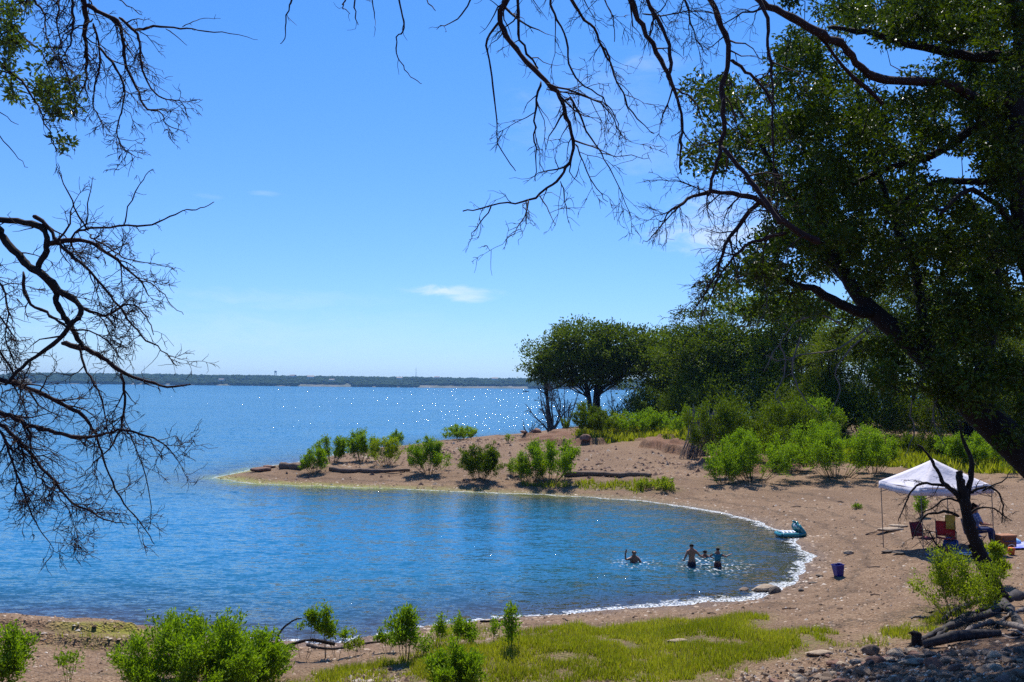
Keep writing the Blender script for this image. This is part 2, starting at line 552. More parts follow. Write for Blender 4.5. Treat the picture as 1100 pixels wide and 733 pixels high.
half = (.5, .5, .5)
w1 = scale(vm('SUBTRACT', ripple(.55, .35, 2.4, 3), half), .55)
w2 = scale(vm('SUBTRACT', ripple(2.6, -.2, 3.4, 4), half), 1.1)
w3 = scale(vm('SUBTRACT', ripple(9.0, .1, 1.8, 2), half), .75)
w = vm('ADD', vm('ADD', w1, w2), w3)
# calmer in the lee of the point, patches of wind
patch = t.noise(t.n('ShaderNodeMapping', {'Vector': P, 'Scale': (.6, 1.6, 1)}).outputs[0], .05, 3)
open_ = t.n('ShaderNodeMapRange', {0: sep.outputs[1], 1: 22.0, 2: 90.0, 3: .62, 4: 1.0}).outputs[0]
amp = t.math('MULTIPLY', open_, t.n('ShaderNodeMapRange', {0: patch, 1: .3, 2: .7, 3: .8, 4: 1.15}).outputs[0])
# few sharp breaking facets that catch the sun
chop = t.noise(P, 5.5, 2, .6); cz_ = t.noise(P, .22, 3, .6)
ck = t.math('MULTIPLY', t.ramp(chop, [(.62, (0,) * 3), (.70, (1,) * 3)]), t.ramp(cz_, [(.42, (.25,) * 3), (.62, (1,) * 3)]))
w = vm('ADD', scale(w, amp), scale(vm('SUBTRACT', ripple(17.0, .5, 1.0, 1), half), t.math('MULTIPLY', ck, 1.1)))
# the same on long open water waves: broad faces turned towards the shore
fm1 = t.n('ShaderNodeMapping', {'Vector': P, 'Scale': (1, .16, 1)}).outputs[0]
far1 = t.noise(fm1, 3.6, 2, .6); far2 = t.noise(t.n('ShaderNodeMapping', {'Vector': P, 'Scale': (1, .5, 1)}).outputs[0], .02, 3, .6)
fk = t.math('MULTIPLY', t.ramp(far1, [(.615, (0,) * 3), (.64, (1,) * 3)]), t.ramp(far2, [(.44, (.0,) * 3), (.50, (1,) * 3)]))
fk = t.math('MULTIPLY', fk, t.n('ShaderNodeMapRange', {0: sep.outputs[1], 1: 60.0, 2: 130.0, 3: 0, 4: 1}).outputs[0])
w = vm('ADD', w, scale(vm('ADD', (0, -.55, 0), scale(vm('SUBTRACT', t.noise(fm1, 3.0, 1, .5, out=1), half), 1.1)), fk))
nk = t.math('MULTIPLY', t.math('MULTIPLY', t.ramp(t.noise(P, 8.0, 2, .6), [(.70, (0,) * 3), (.73, (1,) * 3)]), t.ramp(cz_, [(.50, (0,) * 3), (.56, (1,) * 3)])), t.n('ShaderNodeMapRange', {0: sep.outputs[1], 1: 60.0, 2: 100.0, 3: 1, 4: 0}).outputs[0])
w = vm('ADD', w, scale(vm('ADD', (0, -.45, 0), scale(vm('SUBTRACT', t.noise(P, 9.0, 1, .5, out=1), half), 1.2)), nk))
w = vm('MULTIPLY', w, (1, 1, 0))
nrmw = vm('NORMALIZE', vm('ADD', (0, 0, 1), w), (0, 0, 0))
deep = t.n('ShaderNodeMapRange', {0: dp, 1: .25, 2: 2.2, 3: 0, 4: 1}).outputs[0]
wc = t.ramp(dp, [(0, (.10, .085, .04)), (.10, (.085, .085, .045)), (.20, (.04, .12, .12)), (.45, (.018, .15, .22)), (1, (.012, .155, .28))])
rp = t.noise(t.n('ShaderNodeMapping', {'Vector': P, 'Rotation': (0, 0, .12), 'Scale': (1, 3.2, 1)}).outputs[0], 1.7, 5, .7)
wc = t.mix(t.ramp(rp, [(.40, (.45,) * 3), (.58, (0,) * 3)]), wc, (.004, .06, .11))  # ripple shading painted into the body colour as darker streaks
wc = t.mix(t.math('MULTIPLY', patch, .5), wc, (.008, .105, .25))
dif = t.n('ShaderNodeBsdfDiffuse', {'Color': wc, 'Normal': nrmw})
trn = t.n('ShaderNodeBsdfTransparent', {'Color': (.62, .66, .50, 1)})
opq = t.math('SUBTRACT', 1.0, t.math('POWER', 2.718, t.math('MULTIPLY', dp, -2.6)))
body = t.n('ShaderNodeMixShader', {0: opq, 1: trn.outputs[0], 2: dif.outputs[0]})
gl = t.n('ShaderNodeBsdfGlossy', {'Color': (.82, .92, 1, 1), 'Roughness': .07, 'Normal': nrmw})
fr = t.n('ShaderNodeFresnel', {'IOR': 1.33, 'Normal': nrmw})
frc = t.math('MINIMUM', fr.outputs[0], .62)
wat = t.n('ShaderNodeMixShader', {0: frc, 1: body.outputs[0], 2: gl.outputs[0]})
# surf and foam at the rim
fn = t.noise(P, 3.2, 4, .7); fn2 = t.noise(P, 14, 3, .7)
fd = t.math('DIVIDE', t.math('ADD', sh, t.math('MULTIPLY', t.math('SUBTRACT', fn, .5), 1.7)), fw)
fm = t.ramp(fd, [(.0, (1,) * 3), (.6, (.8,) * 3), (1.0, (0,) * 3)])
fm = t.math('MULTIPLY', fm, t.ramp(fn2, [(.44, (0,) * 3), (.54, (1,) * 3)]), clamp=True)
foam = t.n('ShaderNodeBsdfDiffuse', {'Color': (.75, .78, .80, 1)})
sp_n = t.n('ShaderNodeTexNoise', {'Vector': t.n('ShaderNodeMapping', {'Vector': P, 'Scale': (1, .6, 1)}).outputs[0], 'Scale': 9.0, 'Detail': 3.0}).outputs[0]
fm = t.math('MAXIMUM', fm, t.math('MULTIPLY', t.math('MULTIPLY', t.attr('splash'), 1.1), t.ramp(sp_n, [(.57, (0,) * 3), (.66, (1,) * 3)])), clamp=True)
s1 = t.n('ShaderNodeMixShader', {0: t.math('MULTIPLY', fm, .9), 1: wat.outputs[0], 2: foam.outputs[0]})
ag = t.n('ShaderNodeBsdfDiffuse', {'Color': (.28, .33, .06, 1)})
s2 = t.n('ShaderNodeMixShader', {0: t.math('MULTIPLY', alw, t.ramp(fn2, [(.5, (0,) * 3), (.58, (.8,) * 3)])), 1: s1.outputs[0], 2: ag.outputs[0]})
M['water'] = t.fin(s2.outputs[0])
wz = np.zeros(len(used))
wo = mk('water', np.stack([wx, wy, wz], -1), remap[wq], None, M['water'], True,
        {'splash': splash, 'depth': depth, 'shore': shore, 'foamw': foamw, 'algae': algae.ravel()[used] * (np.abs(shore) < 1.5)})
tag(wo, kind='structure')

# ------------------------------------------------------------------ far shore: hills with woods, houses, masts
rngf = np.random.RandomState(3)
def far_h(x):
    return 29 + 6 * vnoise(x * .0022, x * 0, 5) * 2 + 2 * vnoise(x * .01, x * 0, 6)
fxs = np.arange(-3200, 3200, 20.0); fr_ = np.array([0, 15, 40, 120, 300, 700, 1500, 2600])
prof = np.array([-4, 1.5, 4, .55, .9, 1.0, .95, -.2])
FX, FR = np.meshgrid(fxs, fr_)
FD = 2420 + 60 * fbm(FX * .002, FX * 0 + 3, 9, 3) + FR + .00004 * FX ** 2
hh = far_h(FX)
FZ = np.where(FR < 16, np.where(FR < 1, -3, 1.0), np.where(FR < 50, 4.0 + 1.5 * fbm(FX * .01, FX * 0, 4, 2), 0))
for r_, f in ((120, .42), (300, .8), (700, 1.0), (1500, .95), (2600, .1)):
    FZ = np.where(FR == r_, hh * f, FZ)
nf = len(fxs); ii = np.arange(len(fr_) - 1)[:, None] * nf; jj = np.arange(nf - 1)[None, :]
FQ = np.stack([ii + jj, ii + jj + 1, ii + jj + 1 + nf, ii + jj + nf], -1).reshape(-1, 4)
hm = NT('far_hill_soil')
c_ = hm.ramp(hm.noise(hm.pos(), .02, 3), [(.4, (.04, .06, .03)), (.6, (.13, .12, .09))])
b = hm.n('ShaderNodeBsdfPrincipled', {'Base Color': c_, 'Roughness': .95})
hills = mk('hills', np.stack([FX, FD, FZ], -1).reshape(-1, 3), FQ, None, hm.fin(b.outputs[0]), True)
tag(hills, kind='structure')
# woods on the hills: thousands of crowns in one mass
def ico():
    import bmesh
    bm = bmesh.new(); bmesh.ops.create_icosphere(bm, subdivisions=1, radius=1)
    V = np.array([v.co[:] for v in bm.verts]); F = np.array([[v.index for v in f.verts] for f in bm.faces]); bm.free()
    return V, F
IV, IF = ico()
def fz(x, r):
    h0 = far_h(x)
    return np.interp(r, [0, 15, 40, 120, 300, 700, 1500, 2600], [0, 1, 4, h0 * .42, h0 * .8, h0, h0 * .95, h0 * .1])
G = Geo()
NW = 9000
xs = rngf.uniform(-1500, 700, NW); rs = 18 + 720 * rngf.uniform(0, 1, NW) ** 1.6
keep = vnoise(xs * .012, rs * .03, 33) > -.33
bare = (vnoise(xs * .006, xs * 0, 44) > .12) & (rs < 60)
for x, r, kp, ba in zip(xs, rs, keep, bare):
    if not kp or ba: continue
    d0 = 2420 + 60 * float(fbm(np.array([x * .002]), np.array([3.0]), 9, 3)[0]) + r + .00004 * x * x
    s = rngf.uniform(4, 8.5); 
    V = IV * np.array([s * 1.25, s * 1.2, s * .75]) * rngf.uniform(.75, 1.25, (len(IV), 1)) + np.array([x, d0, fz(x, r) + s * .45])
    G.add(V, None, IF, rngf.uniform(0, 1))
wo_ = G.build('woods', mat_leaf('far_wood_leaf', (.010, .028, .010), (.016, .04, .012), (.03, .06, .018), .05, .9, .05), None, False)
tag(wo_, 'dark green woods covering the low far shore across the lake', 'woods', kind='stuff')

M['house_wall'] = mat_plain('house_wall', (.7, .68, .63), (.6, .58, .53))
M['house_roof'] = mat_plain('house_roof', (.18, .15, .14), (.25, .22, .2))
M['mast'] = mat_plain('mast_metal', (.35, .36, .38), rough=.5)
def fd(x, r): return 2420 + 60 * float(fbm(np.array([x * .002]), np.array([3.0]), 9, 3)[0]) + r + .00004 * x * x
hs = [(240, 60, 1.0, 'low pale house above the far water, leftmost of the far shore houses'),
      (316, 260, 1.2, 'white far shore house standing just right of the thin tower'),
      (335, 200, 1.3, 'bright white house high in the far woods'),
      (358, 90, 1.0, 'pale house low by the far waterline left of the long flat block'),
      (430, 210, 1.1, 'cream house between the long flat block and the needle mast'),
      (470, 300, 1.0, 'small white house on the far ridge right of the needle mast'),
      (532, 240, 1.2, 'white far house nearest the big point tree, rightmost of the far shore houses')]
for px, r, s, lb in hs:
    dd = fd((px - 550) * 2.5, r); x = (px - 550) / 1000 * dd; z = fz(x, r)
    e = empty('far_house', (x, dd - 8, z + 4), lb, 'house', 'houses on the far shore', rngf.uniform(-.4, .4))
    g = Geo(); g.box((0, 0, 3 * s), (14 * s, 9 * s, 6 * s)); g.build('wall', M['house_wall'], e)
    g = Geo(); a, b2, h1, h2 = 7.6 * s, 5.2 * s, 6.02 * s, 9 * s
    g.add([[-a, -b2, h1], [a, -b2, h1], [a, b2, h1], [-a, b2, h1], [-a, 0, h2], [a, 0, h2]], [[0, 1, 5, 4], [2, 3, 4, 5], [0, 3, 2, 1]], [[0, 4, 3], [1, 2, 5]])
    g.build('roof', M['house_roof'], e)
for px, ww, hgt2, lb in ((390, 72, 30, 'long flat far block rising above the ridge, the wider one'), (508, 36, 31, 'short flat far block on the ridge left of the point tree')):
    r = 760; dd = fd((px - 550) * 2.5, r); x = (px - 550) / 1000 * dd
    e = empty('far_block', (x, dd, 0), lb, 'building')
    g = Geo(); g.box((0, 0, hgt2 / 2 + 2), (ww, 20, hgt2)); g.build('wall', mat_plain('block_wall', (.10, .11, .12), (.14, .14, .14)), e)
    g = Geo(); g.box((0, 0, hgt2 + 2.7), (ww + 2, 22, 1.2)); g.build('roof', M['house_roof'], e)
    gm_ = mat_plain('block_glass', (.05, .06, .08), rough=.2)
    for q in np.arange(-ww / 2 + 5, ww / 2 - 3, 7): g = Geo(); g.box((q, -10.1, hgt2 - 4), (3.5, .4, 2.5)); g.build('window', gm_, e)
for px, top, kind, lb in ((155, 393, 0, 'thin far mast behind the bare left branches'), (296, 398, 1, 'stubby far water tower with wide head on the left ridge'), (447, 395, 0, 'needle thin far mast in the middle of the ridge')):
    r = 500; dd = fd((px - 550) * 2.5, r); p = atd(px, top, dd); z0 = fz(p[0], r) - 1
    e = empty('far_mast' if kind == 0 else 'water_tower', (p[0], dd, z0), lb, 'tower')
    g = Geo(); H_ = p[2] - z0
    if kind == 0:
        g.tube([[0, 0, 0], [0, 0, H_]], [1.0, .35], 6); g.build('pole', M['mast'], e)
        for q in (.4, .6, .8): g = Geo(); g.box((0, 0, H_ * q), (3.0, .5, .4)); g.build('cross_arm', M['mast'], e)
    else:
        for sx, sy in ((-2, -2), (2, -2), (2, 2), (-2, 2)): g.tube([[sx * 1.3, sy * 1.3, 0], [sx, sy, H_ - 6]], .5, 5)
        g.build('leg_frame', M['mast'], e)
        g = Geo(); q = np.array([[0, 0, H_ - 7], [0, 0, H_ - 5.5], [0, 0, H_ - 2.5], [0, 0, H_ - .8], [0, 0, H_]]); g.tube(q, [1.5, 4, 4.2, 3, .4], 12); g.build('tank', M['house_wall'], e, True)

# ------------------------------------------------------------------ small motor boat far out
bp_ = atz(565, 421.2)
e = empty('boat', (bp_[0], bp_[1], 0), 'tiny dark motor boat far out on the lake left of the point tree', 'boat', None, .3)
g = Geo()
st = np.linspace(-3, 3, 9); hw = np.array([.95, 1.0, 1.05, 1.05, 1.0, .9, .7, .4, .02]); zt = np.array([.75, .75, .75, .78, .82, .9, 1.0, 1.1, 1.2])
V = []
for s_, w_, z_ in zip(st, hw, zt): V += [[s_, -w_, z_], [s_, -w_ * .7, .1], [s_, 0, -.3], [s_, w_ * .7, .1], [s_, w_, z_], [s_, w_ * .85, z_ - .35], [s_, -w_ * .85, z_ - .35]]
Q = []
for i in range(8):
    for j in range(7): Q.append([i * 7 + j, i * 7 + (j + 1) % 7, (i + 1) * 7 + (j + 1) % 7, (i + 1) * 7 + j])
g.add(V, Q + [[0, 1, 2, 3]]); g.build('hull', mat_plain('boat_hull', (.05, .06, .08)), e)
g = Geo(); g.box((-.3, 0, 1.15), (1.0, 1.2, .9)); g.box((.35, 0, 1.75), (.08, 1.3, .5)); g.build('console', mat_plain('boat_console', (.3, .3, .3)), e)
g = Geo(); g.box((-3.2, 0, .8), (.4, .5, .9)); g.build('outboard_motor', mat_plain('motor_black', (.02, .02, .02)), e)
# ------------------------------------------------------------------ foreground trees
def pl(pts, d0, d1=None, rng=None, wob=.0, it=1):
    """traced limb: pixel polyline carried out to its own distances"""
    n = len(pts)
    dd = np.linspace(d0, d0 if d1 is None else d1, n)
    if rng is not None: dd = dd + np.cumsum(rng.normal(0, wob, n))
    P = smooth_line(np.array([atd(a, b, q) for (a, b), q in zip(pts, dd)]), it)
    if rng is not None:       # knobby, kinked growth
        f = np.linspace(0, len(P) - 1, int(len(P) * 1.6)); i = np.minimum(f.astype(int), len(P) - 2); P = P[i] + (P[i + 1] - P[i]) * (f - i)[:, None]
        sg = np.linalg.norm(np.diff(P, axis=0), axis=1).mean(); P[1:-1] += rng.normal(0, min(.011, sg * .10), (len(P) - 2, 3))
    return P


def limb(parent, pts, d0, d1, r0, r1, rng, dens, L0, name='limb', mat=None, levels=2, grav=-.25, k=6, wobd=.06, ang=(30, 70), rmin=.0022, collect=None, shrink=.5, wob=.2, origin=None, it=1):
    P = pl(pts, d0, d1, rng, wobd, it)
    if origin is not None: P = P - origin
    R = np.linspace(r0, r1, len(P)) * (1 + .10 * rng.normal(0, 1, len(P)).clip(-1.5, 1.5))
    R[0] *= .55; G = Geo(); G.tube(P, R, k)
    if dens > 0: spawn(G, P, R, rng, dens * (1.9 if mat is M['bark_red'] or name == 'branch' else 1), L0, ang, grav, wob, levels, .06, rmin, 3, collect, shrink)
    if collect is not None: collect.append(P)
    G.build(name, mat, parent, True)
    return P

# ---- big leaning live oak on the right, trunk foot just outside the frame
rng = np.random.RandomState(11)
ob = np.array([9.6, 12.6, 0.0]); ob[2] = gz(ob[0], ob[1]) - .15
oak = empty('oak_tree', ob, 'huge shady live oak leaning in from the right with dark leafy crown over the beach', 'tree')
tp = np.array([ob, ob + [-.25, 0, .9], ob + [-.9, .1, 1.7], atd(1165, 548, 12.9), atd(1100, 487, 13), atd(1043, 434, 13.1), atd(1005, 392, 13.2), atd(975, 365, 13.3), atd(940, 338, 13.4), atd(917, 312, 13.6), atd(903, 285, 13.8), atd(885, 245, 14), atd(865, 205, 14.2)]) - ob
tr = [.44, .35, .32, .29, .25, .215, .19, .15, .125, .10, .085, .065, .04]
P = smooth_line(tp, 1); G = Geo(); G.tube(P, np.interp(np.linspace(0, 1, len(P)), np.linspace(0, 1, len(tr)), tr), 12)
for a in range(6):
    q = a * 1.05; G.tube([[0, 0, .5], [.45 * math.cos(q), .45 * math.sin(q), .12], [1.1 * math.cos(q), 1.1 * math.sin(q), -.12]], [.18, .13, .05], 6)
G.build('trunk', M['bark'], oak, True)
OL = []      # limb paths in world space, used to hang the twigs of the crown on
def olimb(pts, d0, d1, r0, r1, dens=.6, L0=.7, **kw):
    kw.setdefault('mat', M['bark']); col = []
    P = limb(oak, pts, d0, d1, r0, r1, rng, dens, L0, origin=ob, collect=col, **kw)
    OL.append(P + ob)
    return P
# second stem rising on the right edge
olimb([(1175, 560), (1160, 470), (1140, 380), (1105, 290), (1092, 200), (1090, 131), (1095, 82), (1096, 39), (1085, 0), (1060, -60), (1030, -130)], 12.9, 12.6, .18, .055, dens=.4)
olimb([(1130, 350), (1160, 250), (1190, 150), (1230, 40), (1280, -80)], 12.8, 12.2, .13, .05)
olimb([(940, 338), (910, 331), (883, 314), (860, 308), (838, 298), (800, 296)], 13.4, 12.9, .085, .02)
olimb([(1096, 60), (1056, 62), (1017, 56), (968, 46), (919, 31), (890, 30)], 12.6, 13.4, .09, .025)
olimb([(1092, 190), (1063, 196), (1007, 193), (971, 216), (950, 240)], 12.7, 13.5, .07, .02)
olimb([(1090, 120), (1050, 135), (1024, 154), (997, 170), (942, 183), (893, 210), (860, 230)], 12.7, 14, .08, .02)
olimb([(1105, 290), (1083, 230), (1063, 215), (1040, 200), (1010, 230)], 12.8, 12.2, .06, .02)
olimb([(1043, 434), (1060, 380), (1075, 320), (1060, 260), (1035, 200)], 13.1, 14.6, .13, .03)
olimb([(1005, 392), (990, 340), (985, 290), (960, 240), (930, 150), (920, 90)], 13.2, 15, .10, .02)
olimb([(903, 285), (870, 250), (840, 200), (815, 150), (790, 115)], 13.8, 14.8, .07, .015)
olimb([(917, 312), (880, 270), (850, 262), (810, 262)], 13.6, 15.2, .06, .015)
# bare limbs that leave the crown leftwards over the top of the picture
dk = dict(mat=M['bark_red'], wobd=.03)
olimb([(1096, 100), (1070, 112), (1050, 108), (1024, 90), (991, 86), (955, 87), (929, 79), (912, 57), (900, 44), (876, 36), (850, 20), (821, 3), (780, -22), (720, -45), (650, -60), (590, -70), (540, -60), (480, -55), (400, -70), (330, -60)], 12.6, 9.0, .062, .03, dens=.8, L0=.6, mat=M['bark_red'])
olimb([(876, 36), (905, 70), (948, 112)], 11.2, 12, .02, .03, dens=.3, **dk)
def drop(pts, d, r0=.02, r1=.006, dens=4.6, L0=.6, lv=2, gr=-.35, **kw):
    dens *= .78; L0 = max(L0, .25) * 1.15
    olimb([tuple(p) for p in pts], d, d + rng.uniform(-.5, .5), r0, r1, dens=dens, L0=L0, levels=lv, grav=gr, ang=(20, 65), k=5, rmin=.0032, wob=.26, **dk, **kw)
drop([(552, -55), (544, 0), (535, 22), (544, 41), (565, 66), (587, 88), (605, 107), (609, 129), (618, 158), (609, 181), (598, 195), (579, 210), (557, 219), (528, 220), (497, 227)], 9.2, .036, .006, 3.2)
drop([(528, 220), (515, 240), (504, 258)], 9.2, .008, .003, 3)
drop([(567, 214), (565, 232), (554, 247), (543, 258)], 9.2, .009, .003, 3)
drop([(535, 24), (522, 41), (526, 66), (530, 96), (533, 136), (537, 162), (554, 184)], 9.2, .013, .004, 2.6, .2)
drop([(560, -60), (555, 0), (557, 26), (559, 48), (578, 74)], 9.3, .02, .010, 3.5)
drop([(581, 88), (574, 118), (574, 140), (576, 166), (575, 195)], 9.2, .014, .004, 3.5)
drop([(600, -65), (590, 0), (594, 15), (609, 37), (609, 66), (620, 88), (642, 99), (657, 118), (664, 136)], 9.0, .015, .004, 4)
drop([(605, -60), (609, 0), (631, 22), (642, 37), (653, 66), (668, 99), (679, 122), (703, 144)], 9.4, .020, .005, 4.5)
drop([(607, 107), (616, 107), (627, 136), (642, 162), (660, 188), (679, 236)], 9.2, .014, .003, 3)
drop([(642, 165), (670, 167), (697, 170)], 9.2, .006, .003, 3)
drop([(618, 155), (622, 162), (635, 195), (653, 217)], 9.2, .010, .003, 3.5)
drop([(602, 195), (607, 215), (611, 240)], 9.2, .008, .003, 3)
drop([(579, 210), (591, 228), (596, 243)], 9.2, .008, .003, 5)
drop([(587, 90), (620, 100), (650, 112), (664, 136), (666, 150)], 9.1, .012, .003, 4)
drop([(587, 96), (640, 105), (662, 125)], 9.4, .010, .003, 4)
drop([(650, -55), (677, 0), (690, 29), (708, 59), (719, 85), (730, 110), (734, 140), (730, 166), (732, 188)], 9.8, .038, .007, 4)
drop([(680, -52), (694, 0), (716, 37), (721, 59), (719, 85)], 9.8, .022, .02, 4)
drop([(725, 95), (745, 105), (755, 130), (760, 150)], 9.8, .012, .004, 5)
drop([(740, -40), (762, 0), (777, 29), (785, 65), (775, 95), (778, 131), (775, 157), (768, 183), (760, 210)], 10.2, .038, .018, 3.2)
drop([(785, 65), (801, 75), (821, 95), (831, 118), (831, 164), (832, 203)], 10.2, .022, .008, 3)
drop([(811, -3), (824, 13), (824, 36), (827, 65), (831, 110)], 10.5, .03, .012, 3)
drop([(775, 157), (801, 187), (817, 210), (838, 240)], 10.2, .025, .03, 2.5)
drop([(640, -60), (648, 0), (658, 20), (660, 45)], 9.5, .012, .004, 4)
drop([(730, -45), (735, 0), (745, 35), (760, 60)], 10, .016, .004, 5)
drop([(690, 15), (720, 17), (750, 10), (775, 18)], 10, .010, .004, 5)
for q in ([(515, -50), (508, 0), (490, 22), (469, 32)], [(425, -60), (427, 0), (433, 20), (435, 33), (427, 38), (424, 55), (432, 70), (440, 83), (453, 90)], [(382, -65), (380, 0), (383, 20), (385, 27)],
          [(395, -65), (398, 0), (403, 22)], [(455, -55), (458, 2), (468, 12)], [(320, -60), (314, 0), (307, 12), (308, 38), (301, 47)], [(378, -66), (372, 0), (366, 6), (376, 15)]):
    drop(q, 8.8, .011, .003, 1.6, .12, 1)
# twiggy dead limb hanging in front of the crown, left side
tw = dict(mat=M['bark_red'], wobd=.03, k=5, rmin=.0032, ang=(25, 65))
olimb([(880, 262), (850, 245), (817, 215), (791, 208), (759, 206), (739, 213), (722, 226), (708, 242)], 11.5, 11.2, .05, .006, dens=4.5, L0=.75, levels=2, grav=-.5, **tw)
olimb([(817, 215), (800, 232), (775, 268), (774, 290), (758, 315), (742, 337)], 11.5, 11.4, .035, .005, dens=5, L0=.7, levels=2, grav=-.3, **tw)
olimb([(845, 250), (815, 258), (790, 270), (770, 300), (752, 345)], 11.6, 11.8, .03, .005, dens=4.5, L0=.7, levels=2, grav=-.3, **tw)
olimb([(759, 206), (735, 196), (712, 193), (690, 195)], 11.2, 11, .010, .003, dens=7, L0=.3, levels=1, grav=-.2, **tw)
olimb([(739, 213), (715, 235), (700, 255), (690, 262)], 11.2, 11, .012, .003, dens=8, L0=.35, levels=1, grav=-.8, **tw)
gw = dict(mat=M['bark_grey'], wobd=.03, k=5, rmin=.0025, ang=(25, 70), levels=1)
for q in ([(938, 345), (900, 378), (862, 380), (842, 388), (822, 382)], [(905, 350), (880, 335), (855, 345), (838, 368), (820, 400)], [(860, 362), (850, 400), (862, 430), (880, 444)], [(838, 368), (848, 395), (828, 425), (845, 440)],
          [(930, 360), (895, 395), (905, 420), (890, 450)], [(820, 300), (826, 330), (812, 352), (790, 350)], [(990, 405), (975, 440), (985, 460), (972, 490)], [(1010, 415), (1000, 450), (1015, 480)]):
    olimb(q, 12.9, 12.6, .014, .004, dens=5, L0=.3, grav=-.3, **gw)

# ---- leaves of the oak: clumps hung on twigs that leave the nearest limb
def crown(cl, paths, ori, rng, leaf_n, rad, L, W, twig_r=.006, flat=.8):
    """cl (N,3) clump centres -> twig geo and leaf arrays"""
    dn_ = []
    for P_ in paths:
        P_ = np.asarray(P_); f_ = np.linspace(0, len(P_) - 1, len(P_) * 6); i_ = np.minimum(f_.astype(int), len(P_) - 2); dn_.append(P_[i_] + (P_[i_ + 1] - P_[i_]) * (f_ - i_)[:, None])
    allp = np.vstack(dn_); G = Geo(); VV = []; QQ = []; AA = []; n = 0
    d0_ = np.array([np.linalg.norm(allp - c, axis=1).min() for c in cl]); cl = np.asarray(cl)[np.argsort(d0_)]
    base_n = len(allp); allp = np.vstack([allp, np.zeros((len(cl), 3))])
    for qi, c in enumerate(cl):
        d = np.linalg.norm(allp[:base_n + qi] - c, axis=1); k = int(np.argmin(d + rng.uniform(0, .15, len(d)))); allp[base_n + qi] = c
        a = allp[k]; m = (a + c) / 2 + rng.normal(0, .12 * d[k] + .01, 3); 
        P = np.array([a, a * .35 + m * .65 + rng.normal(0, .03, 3), m * .4 + c * .6, c]); G.tube(P, [twig_r * 1.8, twig_r * 1.4, twig_r, twig_r * .5], 3, False)
        m_ = max(5, int(leaf_n * rng.uniform(.45, 1.5))); r = rad * rng.uniform(.7, 1.35)
        off = rng.normal(0, 1, (m_, 3)); off /= np.linalg.norm(off, axis=1)[:, None]; off *= (rng.uniform(0, 1, (m_, 1)) ** .45) * r; off[:, 2] *= flat
        for _ in range(3):
            q = off[rng.randint(m_)]; G.tube([c, c + q * .5, c + q], [twig_r * .6, twig_r * .5, twig_r * .3], 3, False)
        D = off * 1.2 + rng.normal(0, r * .8, (m_, 3)) + [0, 0, .15 * r]
        V, Q, A = leaves(c + off, D, L * rng.uniform(.6, 1.3, m_), W * rng.uniform(.7, 1.2, m_), rng)
        VV.append(V); QQ.append(Q + n); AA.append(np.clip(A * .7 + rng.uniform(0, .3), 0, 1)); n += len(V)
    return G, np.vstack(VV) - ori, np.vstack(QQ), np.concatenate(AA)

ell = [(765, 110, 32, 35, 11), (775, 165, 35, 35, 12), (800, 140, 45, 50, 22), (845, 110, 40, 45, 26), (855, 45, 24, 26, 9), (885, 95, 42, 55, 34), (905, 165, 60, 50, 60), (960, 140, 55, 40, 46), (1040, 130, 60, 38, 52),
       (1070, 60, 45, 60, 50), (960, 12, 60, 15, 26), (1000, 30, 40, 14, 18), (895, 10, 30, 12, 8), (1030, 20, 50, 28, 30), (860, 205, 50, 45, 34), (910, 225, 65, 55, 70), (860, 270, 60, 30, 40), (795, 300, 42, 22, 20),
       (985, 235, 70, 45, 72), (1060, 260, 55, 36, 56), (920, 285, 60, 32, 36), (1000, 290, 75, 36, 44), (1085, 290, 45, 40, 26), (960, 350, 60, 30, 12), (1060, 350, 60, 40, 14), (1080, 180, 30, 40, 26), (840, 330, 50, 20, 14), (920, 110, 30, 20, 6), (1000, 390, 70, 40, 22), (1075, 430, 45, 45, 18), (1040, 340, 60, 30, 20), (1092, 50, 20, 60, 12), (1090, 160, 22, 60, 12), (950, 22, 60, 25, 24), (1060, 18, 50, 28, 26), (1030, 95, 60, 30, 20), (1085, 150, 30, 60, 20)]
cl = []
for (cx_, cy_, rx, ry, n_) in ell:
    for _ in range(int(n_ * 1.55)):
        a = rng.uniform(0, 2 * PI); r = math.sqrt(rng.uniform(0, 1))
        if (cx_, cy_) in ((1000, 390), (1075, 430), (1040, 340), (1092, 50), (1090, 160)): cl.append(atd(cx_ + rx * r * math.cos(a), cy_ + ry * r * math.sin(a), rng.uniform(11.6, 13.2))); continue
        cl.append(atd(cx_ + rx * r * math.cos(a), cy_ + ry * r * math.sin(a), rng.uniform(12, 20 if cx_ < 890 else 22.5)))
# the rest of the crown, above and right of the frame
for _ in range(420):
    p = rng.normal(0, 1, 3); p = p / np.linalg.norm(p) * rng.uniform(.5, 1) ** .5
    q = np.array([8.6, 14.5, 10.6]) + p * [5.6, 5.0, 3.6]
    px_ = 550 + 1000 * q[0] / q[1]; py_ = 415 - 1000 * (q[2] - 5.3) / q[1]
    if px_ < 1110 and py_ > -10: continue
    cl.append(q)
G, V, Q, A = crown(np.array(cl), OL[:11] + [tp + ob], ob, rng, 84, .21, .085, .042)
mk('crown', V, Q, None, M['leaf_oak'], False, {'var': A}, oak)
G.V = [v - ob for v in G.V]; G.build('twigs', M['bark'], oak)

